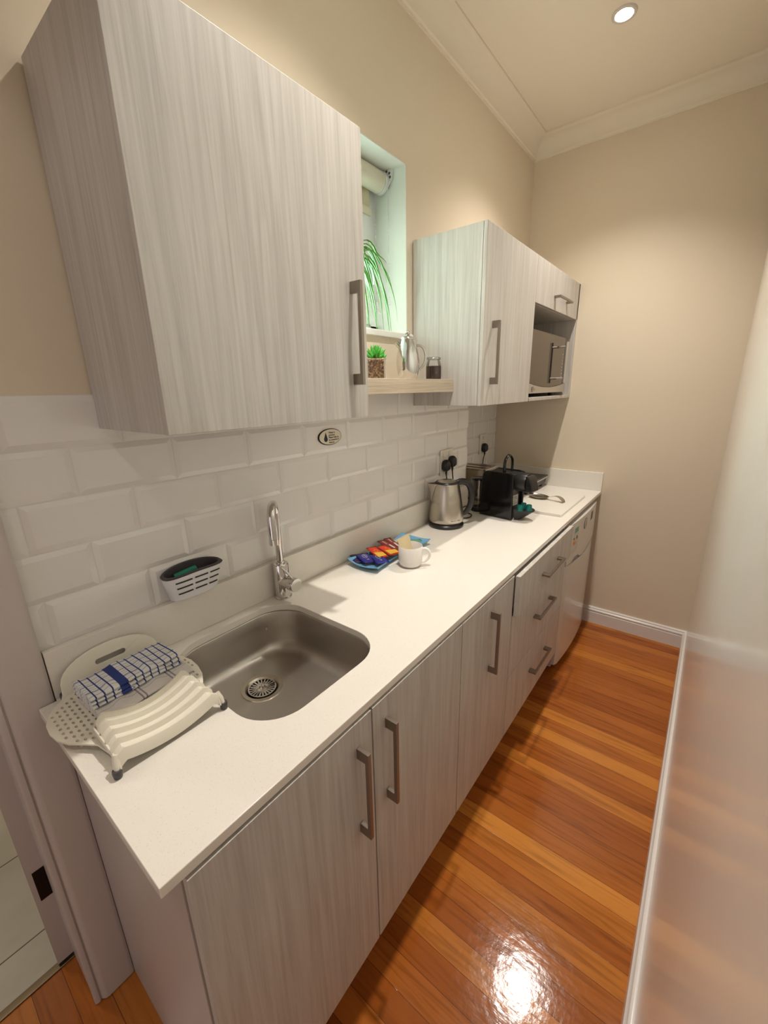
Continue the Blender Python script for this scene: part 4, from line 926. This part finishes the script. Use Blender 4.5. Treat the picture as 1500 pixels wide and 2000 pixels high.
sachet('sachet', 0.138, 1.002, 0.9225, 0.078, 0.048, -0.52, 0.05, M['navy'], 'navy blue sachet with an oval mark, beside the yellow and red sachets', G, deco='blue')
sachet('sachet', 0.098, 1.040, 0.9265, 0.100, 0.042, -0.42, 0.05, M['red'], 'red and yellow sachet lying next to the navy ones', G, deco='red')
sachet('sachet', 0.124, 1.080, 0.9295, 0.092, 0.050, -0.34, 0.05, M['red'], 'red and yellow sachet in the middle of the dish, on top', G, deco='red')
sachet('sachet', 0.100, 1.112, 0.9315, 0.118, 0.032, -0.34, 0.03, M['maroon'], 'long maroon stick sachet beside the middle red sachet', G, 0.007, deco='maroon')
sachet('sachet', 0.100, 1.144, 0.9300, 0.118, 0.030, -0.46, 0.04, M['maroon'], 'long maroon stick sachet nearest the sugar pile', G, 0.007, deco='maroon')
sachet('sachet', 0.098, 1.190, 0.9175, 0.080, 0.026, -0.2, 0.03, M['sugar'], 'cream paper sachet lying at the far end of the dish', G, 0.006)
sachet('sachet', 0.118, 1.205, 0.9235, 0.060, 0.034, 0.3, 0.05, M['red'], 'small red sachet at the far end of the dish, partly behind the mug', G, 0.007)
sachet('sachet', 0.140, 1.232, 0.9250, 0.055, 0.030, 0.9, 0.05, M['greenprint'], 'small grey-green sachet in the far right corner of the dish', G, 0.006)
MC = Vector((0.238, 1.062, 0.9))
u = thing('mug', 'white ceramic mug full of sugar sachets beside the blue dish', 'mug', tuple(MC))
B().lathe(MC, [(0.026, 0.0), (0.032, 0.001), (0.040, 0.008), (0.044, 0.020), (0.0448, 0.078), (0.0435, 0.0795), (0.0422, 0.078), (0.0415, 0.022), (0.037, 0.011), (0.028, 0.006), (0.0, 0.006)], 48, capt=False).go('cup', M['ceramic'], u, smooth=True, angle=60)
hd_ = Vector((0.90, 0.44, 0)).normalized()
hp = [MC + hd_ * 0.042 + Vector((0, 0, 0.068)), MC + hd_ * 0.058 + Vector((0, 0, 0.069)), MC + hd_ * 0.071 + Vector((0, 0, 0.055)), MC + hd_ * 0.068 + Vector((0, 0, 0.034)), MC + hd_ * 0.055 + Vector((0, 0, 0.020)), MC + hd_ * 0.041 + Vector((0, 0, 0.017))]
B().tube(smoothpath(hp, 7), 0.0045, 12, flat=1.5).go('handle', M['ceramic'], u, smooth=True, angle=180)
lbs = ['foremost cream sugar sachet standing in the white mug', 'cream sugar sachet standing second from the front in the mug', 'cream sugar sachet in the middle of the bunch in the mug', 'cream sugar sachet fourth from the front in the mug', 'rearmost cream sugar sachet standing in the white mug']
for i in range(5):
    b0 = MC + Vector((0.009 - i * 0.003, -0.012 + i * 0.006, 0.011)); ddv = Vector((-0.34 + i * 0.02, -0.10, 1)).normalized()
    right = Vector((0.55, 0.83, 0)); right = (right - ddv * right.dot(ddv)).normalized(); nn = right.cross(ddv)
    mid = b0 + ddv * 0.050; b = B()
    for z_ in (0,): pass
    rings = []
    for t, th, ww in ((0, 0.0006, 0.010), (0.06, 0.0025, 0.0105), (0.5, 0.0035, 0.010), (0.93, 0.0025, 0.0105), (0.97, 0.0006, 0.0125), (1.0, 0.0005, 0.0125)):
        c_ = b0 + ddv * (0.105 * t) + nn * (0.0006 * i)
        rings.append(b.ring([c_ + right * ((i - 2) * 0.003) + right * (1.15 * ww * math.cos(a_)) + nn * (0.5 * th * math.sin(a_)) for a_ in [2 * PI * k / 12 for k in range(12)]]))
    for k in range(5): b.bridge(rings[k], rings[k + 1])
    b.bm.faces.new(rings[0]); b.bm.faces.new(rings[-1])
    tag(b.go('sugar_sachet', M['sugar'], base=b0, smooth=True, angle=60), lbs[i], 'sachet', 'sugar sachets in the mug')

# ------------------------------------------------------------------ sink caddy and sponge
u = thing('sink_caddy', 'white slotted sink caddy with dark grey lining stuck on the tiles', 'caddy', (0.04, 0.356, 1.02))
cy0, cy1 = 0.2765, 0.4355; cm = (cy0 + cy1) / 2; hw = (cy1 - cy0) / 2
def caddy_ring(b, k, xd_, zfun, off=0.0, x0=0.0085, n=56):
    cx_ = (xd_ + x0) / 2; rx_ = (xd_ - x0) / 2 - off; ry_ = hw * k - off; pts = []
    for i in range(n):
        a_ = 2 * PI * i / n; c_, q_ = math.cos(a_), math.sin(a_)
        x = cx_ + rx_ * math.copysign(abs(c_) ** 0.8, c_); y = cm + ry_ * math.copysign(abs(q_) ** 0.8, q_)
        t = min(max((y - cm) / (2 * hw) + 0.5, 0), 1)
        pts.append((x, y, zfun(t) + (0.007 * (0.5 - c_ / 2) if k > 0.9 else 0)))
    return b.ring(pts)
b = B(); bot = lambda t: 1.022; zt = lambda t: 1.088 + 0.008 * math.sin(PI * t)
o1 = caddy_ring(b, 0.72, 0.050, bot); o15 = caddy_ring(b, 0.78, 0.056, lambda t: 1.026); o2 = caddy_ring(b, 0.99, 0.073, zt); i2 = caddy_ring(b, 0.99, 0.073, zt, off=0.002); i1 = caddy_ring(b, 0.76, 0.054, lambda t: 1.028, off=0.002)
b.bridge(o1, o15); b.bridge(o15, o2); b.bridge(o2, i2); b.bridge(i2, i1); b.bm.faces.new(o1); b.bm.faces.new(i1)
b.go('basket', M['white'], u, smooth=True, angle=40)
b = B(); a1 = caddy_ring(b, 0.96, 0.0705, zt, off=0.0021); a2 = caddy_ring(b, 1.0, 0.075, lambda t: zt(t) + 0.003, off=-0.0004); a25 = caddy_ring(b, 0.985, 0.073, lambda t: zt(t) + 0.005, off=0.001); a3 = caddy_ring(b, 0.93, 0.0685, lambda t: zt(t) + 0.003, off=0.004); a4 = caddy_ring(b, 0.74, 0.050, lambda t: 1.030, off=0.005)
b.bridge(a1, a2); b.bridge(a2, a25); b.bridge(a25, a3); b.bridge(a3, a4); b.bm.faces.new(a4)
b.go('grey_liner', M['darkgrey'], u, smooth=True, angle=50)
B().lathe((0.0053, cm, 1.065), [(0.022, 0), (0.018, 0.003), (0.008, 0.008)], 24, axis=(1, 0, 0)).go('suction_cup', M['darkgrey'], u, smooth=True)
def cfront(t, z):
    q = (z - 1.026) / (zt(t) - 1.026); k = 0.78 + 0.21 * q; xd_ = 0.0563 + 0.017 * q
    cx_ = (xd_ + 0.0085) / 2; rx_ = (xd_ - 0.0085) / 2
    return Vector((cx_ + rx_ * (1 - abs(2 * t - 1) ** 2.5) ** 0.4 + 0.0004, cm + hw * k * (2 * t - 1), z))
for r_ in range(3):
    z = 1.077 - r_ * 0.0165
    for t0, t1 in ((0.12, 0.38), (0.43, 0.66), (0.71, 0.90)):
        b = B(); pts = [cfront(t0 + (t1 - t0) * i / 8, z + 0.004 * math.sin(PI * (t0 + (t1 - t0) * i / 8))) + Vector((0.0002, 0, 0)) for i in range(9)]
        b.tube(pts, 0.0019, 8); b.go('slot', M['ink'], u, smooth=True, angle=60)
sb = Vector((0.036, 0.342, 1.068)); R_ = Matrix.Translation(sb) @ Matrix.Rotation(math.radians(12), 4, 'X') @ Matrix.Rotation(math.radians(-14), 4, 'Z')
tag(B().box(-0.010, 0.010, -0.026, 0.030, -0.016, 0.026, R_).go('sponge', M['sponge'], base=sb, bevel=0.003), 'green sponge poking out of the white sink caddy', 'sponge')

# ------------------------------------------------------------------ drying rack
u = thing('dish_rack', 'cream plastic folding dish rack with perforated base beside the sink', 'dish rack', (0.18, 0.14, 0.9))
pl = [(.040, .040), (.058, .034), (.072, .018), (.092, .003), (.120, -.008), (.150, -.010), (.180, -.006), (.205, .004), (.226, .020), (.250, .036), (.300, .044), (.300, .222), (.262, .232), (.240, .246), (.215, .258), (.180, .266), (.148, .268), (.115, .262), (.090, .250), (.072, .238), (.055, .232), (.040, .230)]
def inside(px, py, poly, mrg):
    c_ = False; n = len(poly); dm = 1e9
    for i in range(n):
        x1_, y1_ = poly[i]; x2_, y2_ = poly[(i + 1) % n]
        if (y1_ > py) != (y2_ > py) and px < (x2_ - x1_) * (py - y1_) / (y2_ - y1_) + x1_: c_ = not c_
        dx, dy = x2_ - x1_, y2_ - y1_; t = max(0, min(1, ((px - x1_) * dx + (py - y1_) * dy) / (dx * dx + dy * dy)))
        dm = min(dm, math.hypot(px - x1_ - t * dx, py - y1_ - t * dy))
    return c_ and dm > mrg
hs = []
for i in range(12):
    for j in range(26):
        px_ = 0.062 + i * 0.0165 + (0.008 if j % 2 else 0); py_ = -0.004 + j * 0.0105
        if 0.075 < py_ < 0.19 and px_ < 0.2: continue
        if inside(px_, py_, pl, 0.0068): hs.append(ellipse(px_, py_, 0.0048, 0.0026, 8)[::-1])
PZ = 0.914
B().prism(pl, hs, PZ, PZ + 0.0035, XY).go('perforated_base', M['cream'], u)
# rear half-moon panel with slotted handle, leaning back towards the upstand
def BP(yy, h, w_): return Vector((0.052 - h * 0.33 - w_, yy, PZ + 0.003 + h * 0.94))
arch = [(0.040, 0.0)]
for i in range(21):
    a_ = PI * (1 - i / 20); arch.append((0.140 + 0.100 * math.cos(a_), 0.012 + 0.062 * math.sin(a_) ** 0.8))
arch.append((0.240, 0.0))
B().prism(arch, [rrect(0.110, 0.172, 0.034, 0.046, 0.0058, 6)[::-1]], 0.0, 0.004, BP).go('rear_panel', M['cream'], u, bevel=0.001)
# front ribbed cradle
prof_x = []
nrib = 4; x0_, x1_ = 0.222, 0.336
for r_ in range(nrib):
    xa_ = x0_ + (x1_ - 0.006 - x0_) * r_ / nrib; dx_ = (x1_ - 0.006 - x0_) / nrib
    prof_x += [(xa_, 0.000), (xa_ + 0.002, 0.0065), (xa_ + 0.0048, 0.0065), (xa_ + 0.008, -0.0035), (xa_ + dx_ * 0.62, -0.0065), (xa_ + dx_ * 0.93, -0.0085)]
prof_x += [(x1_ - 0.006, 0.0), (x1_ - 0.0045, 0.0060), (x1_ - 0.0012, 0.0055), (x1_, 0.002), (x1_ + 0.0015, -0.016)]
def sag(t):  # along y
    return -0.026 * (math.sin(PI * min(max((t - 0.06) / 0.88, 0), 1)) ** 0.8)
b = B(); rows = []; NY = 24
for j in range(NY + 1):
    t = j / NY; row = []
    for x, dz in prof_x:
        tt = (x - x0_) / (x1_ - x0_)
        ya_ = 0.046 - 0.008 * tt; yb_ = 0.224 + 0.008 * tt
        e_ = min(t, 1 - t) / 0.085; lip = -0.018 * max(0, 1 - e_) ** 1.3
        row.append(Vector((x, ya_ + (yb_ - ya_) * t, 0.955 - 0.010 * tt + sag(t) * (1 - 0.35 * tt) + dz + lip)))
    rows.append(row)
bk_ = [[p + Vector((0, 0, -0.0028)) for p in row] for row in rows]
TV = [b.ring(r_) for r_ in rows]; BV = [b.ring(r_) for r_ in bk_]; nP = len(prof_x)
for j in range(NY):
    for i in range(nP - 1):
        b.bm.faces.new((TV[j][i], TV[j][i + 1], TV[j + 1][i + 1], TV[j + 1][i])); b.bm.faces.new((BV[j][i + 1], BV[j][i], BV[j + 1][i], BV[j + 1][i + 1]))
    b.bm.faces.new((TV[j][0], TV[j + 1][0], BV[j + 1][0], BV[j][0])); b.bm.faces.new((TV[j][-1], BV[j][-1], BV[j + 1][-1], TV[j + 1][-1]))
for i in range(nP - 1):
    b.bm.faces.new((TV[0][i], BV[0][i], BV[0][i + 1], TV[0][i + 1])); b.bm.faces.new((TV[-1][i], TV[-1][i + 1], BV[-1][i + 1], BV[-1][i]))
b.go('plate_cradle', M['cream'], u, smooth=True, angle=28)
for yy, s_ in ((0.042, -1), (0.228, 1)):
    b = B().prism([(0.224, 0.937), (0.337, 0.928), (0.341, 0.915), (0.332, 0.912), (0.318, 0.918), (0.235, 0.924)], [], yy - 0.0015, yy + 0.0015, XZ)
    b.go('side_flange', M['cream'], u, bevel=0.0008)
for x_, yy, s_ in ((0.336, 0.036, -1), (0.336, 0.236, 1), (0.034, 0.044, -1), (0.034, 0.228, 1)):
    lg = B().tube([(x_, yy, 0.906), (x_ - 0.004 * (1 if x_ > 0.1 else -1), yy - s_ * 0.003, 0.925), (x_ - 0.010 * (1 if x_ > 0.1 else -1), yy - s_ * 0.007, 0.936 if x_ > 0.1 else 0.926)], [0.0055, 0.0075, 0.0085], 10, flat=0.8).go('leg', M['cream'], u, smooth=True, angle=60)
    B().lathe((x_ + (0.0005 if x_ > .1 else -0.0005), yy, 0.9), [(0.0045, 0), (0.0068, 0.002), (0.0078, 0.012), (0.0072, 0.016)], 16).go('rubber_foot', M['darkgrey'], lg, smooth=True, angle=60)

# towels
def towel(name, m_, label, cx_, cyy, z0, lx, ly, hz, rz, layers=2, seed=1):
    base = Vector((cx_, cyy, z0)); R_ = Matrix.Translation(base) @ Matrix.Rotation(rz, 4, 'Z'); rg = random.Random(seed)
    u = thing(name, label, 'towel', tuple(base)); NS = 26; NYY = 30
    for l_ in range(layers):
        b = B(); rings = []; h = hz / layers; uvr = []; zl = z0 * 0 + l_ * h
        for j in range(NYY + 1):
            t = j / NYY; yy = (t - .5) * ly; pts = []; ph = seed + l_
            for k in range(NS):
                a_ = 2 * PI * k / NS; c_, s_ = math.cos(a_), math.sin(a_)
                xx = lx / 2 * math.copysign(abs(c_) ** 0.45, c_) * (1 - 0.05 * l_); zz = h / 2 + h / 2 * math.copysign(abs(s_) ** 0.55, s_)
                wv = 0.0016 * math.sin(yy * 90 + xx * 35 + ph) + 0.0012 * math.sin(yy * 170 + ph * 2); wv = wv if s_ > 0.2 else 0
                pts.append(R_ @ Vector((xx + 0.002 * math.sin(yy * 60 + ph), yy, zl + zz + wv)))
                if j == 0: pass
            rings.append(b.ring(pts))
        for j in range(NYY): b.bridge(rings[j], rings[j + 1])
        b.bm.faces.new(rings[0]); b.bm.faces.new(rings[-1])
        uvl = b.bm.loops.layers.uv.new('UVMap'); inv = R_.inverted()
        for f in b.bm.faces:
            for lp_ in f.loops:
                q = inv @ lp_.vert.co; lp_[uvl].uv = (q.x + (q.z - zl) * (1 if q.x > 0 else -1) + lx, q.y + ly / 2)
        b.go('fold', m_, u, smooth=True, angle=60)
    return u
towel('kitchen_towel', M['greytowel'], 'folded white kitchen towel with grey lines, lying under the checked one', 0.158, 0.148, 0.9180, 0.128, 0.178, 0.022, 0.06, 2, 4)
towel('kitchen_towel', M['checktowel'], 'folded blue and white checked kitchen towel on top of the dish rack', 0.134, 0.142, 0.9412, 0.098, 0.176, 0.026, 0.05, 3, 9)
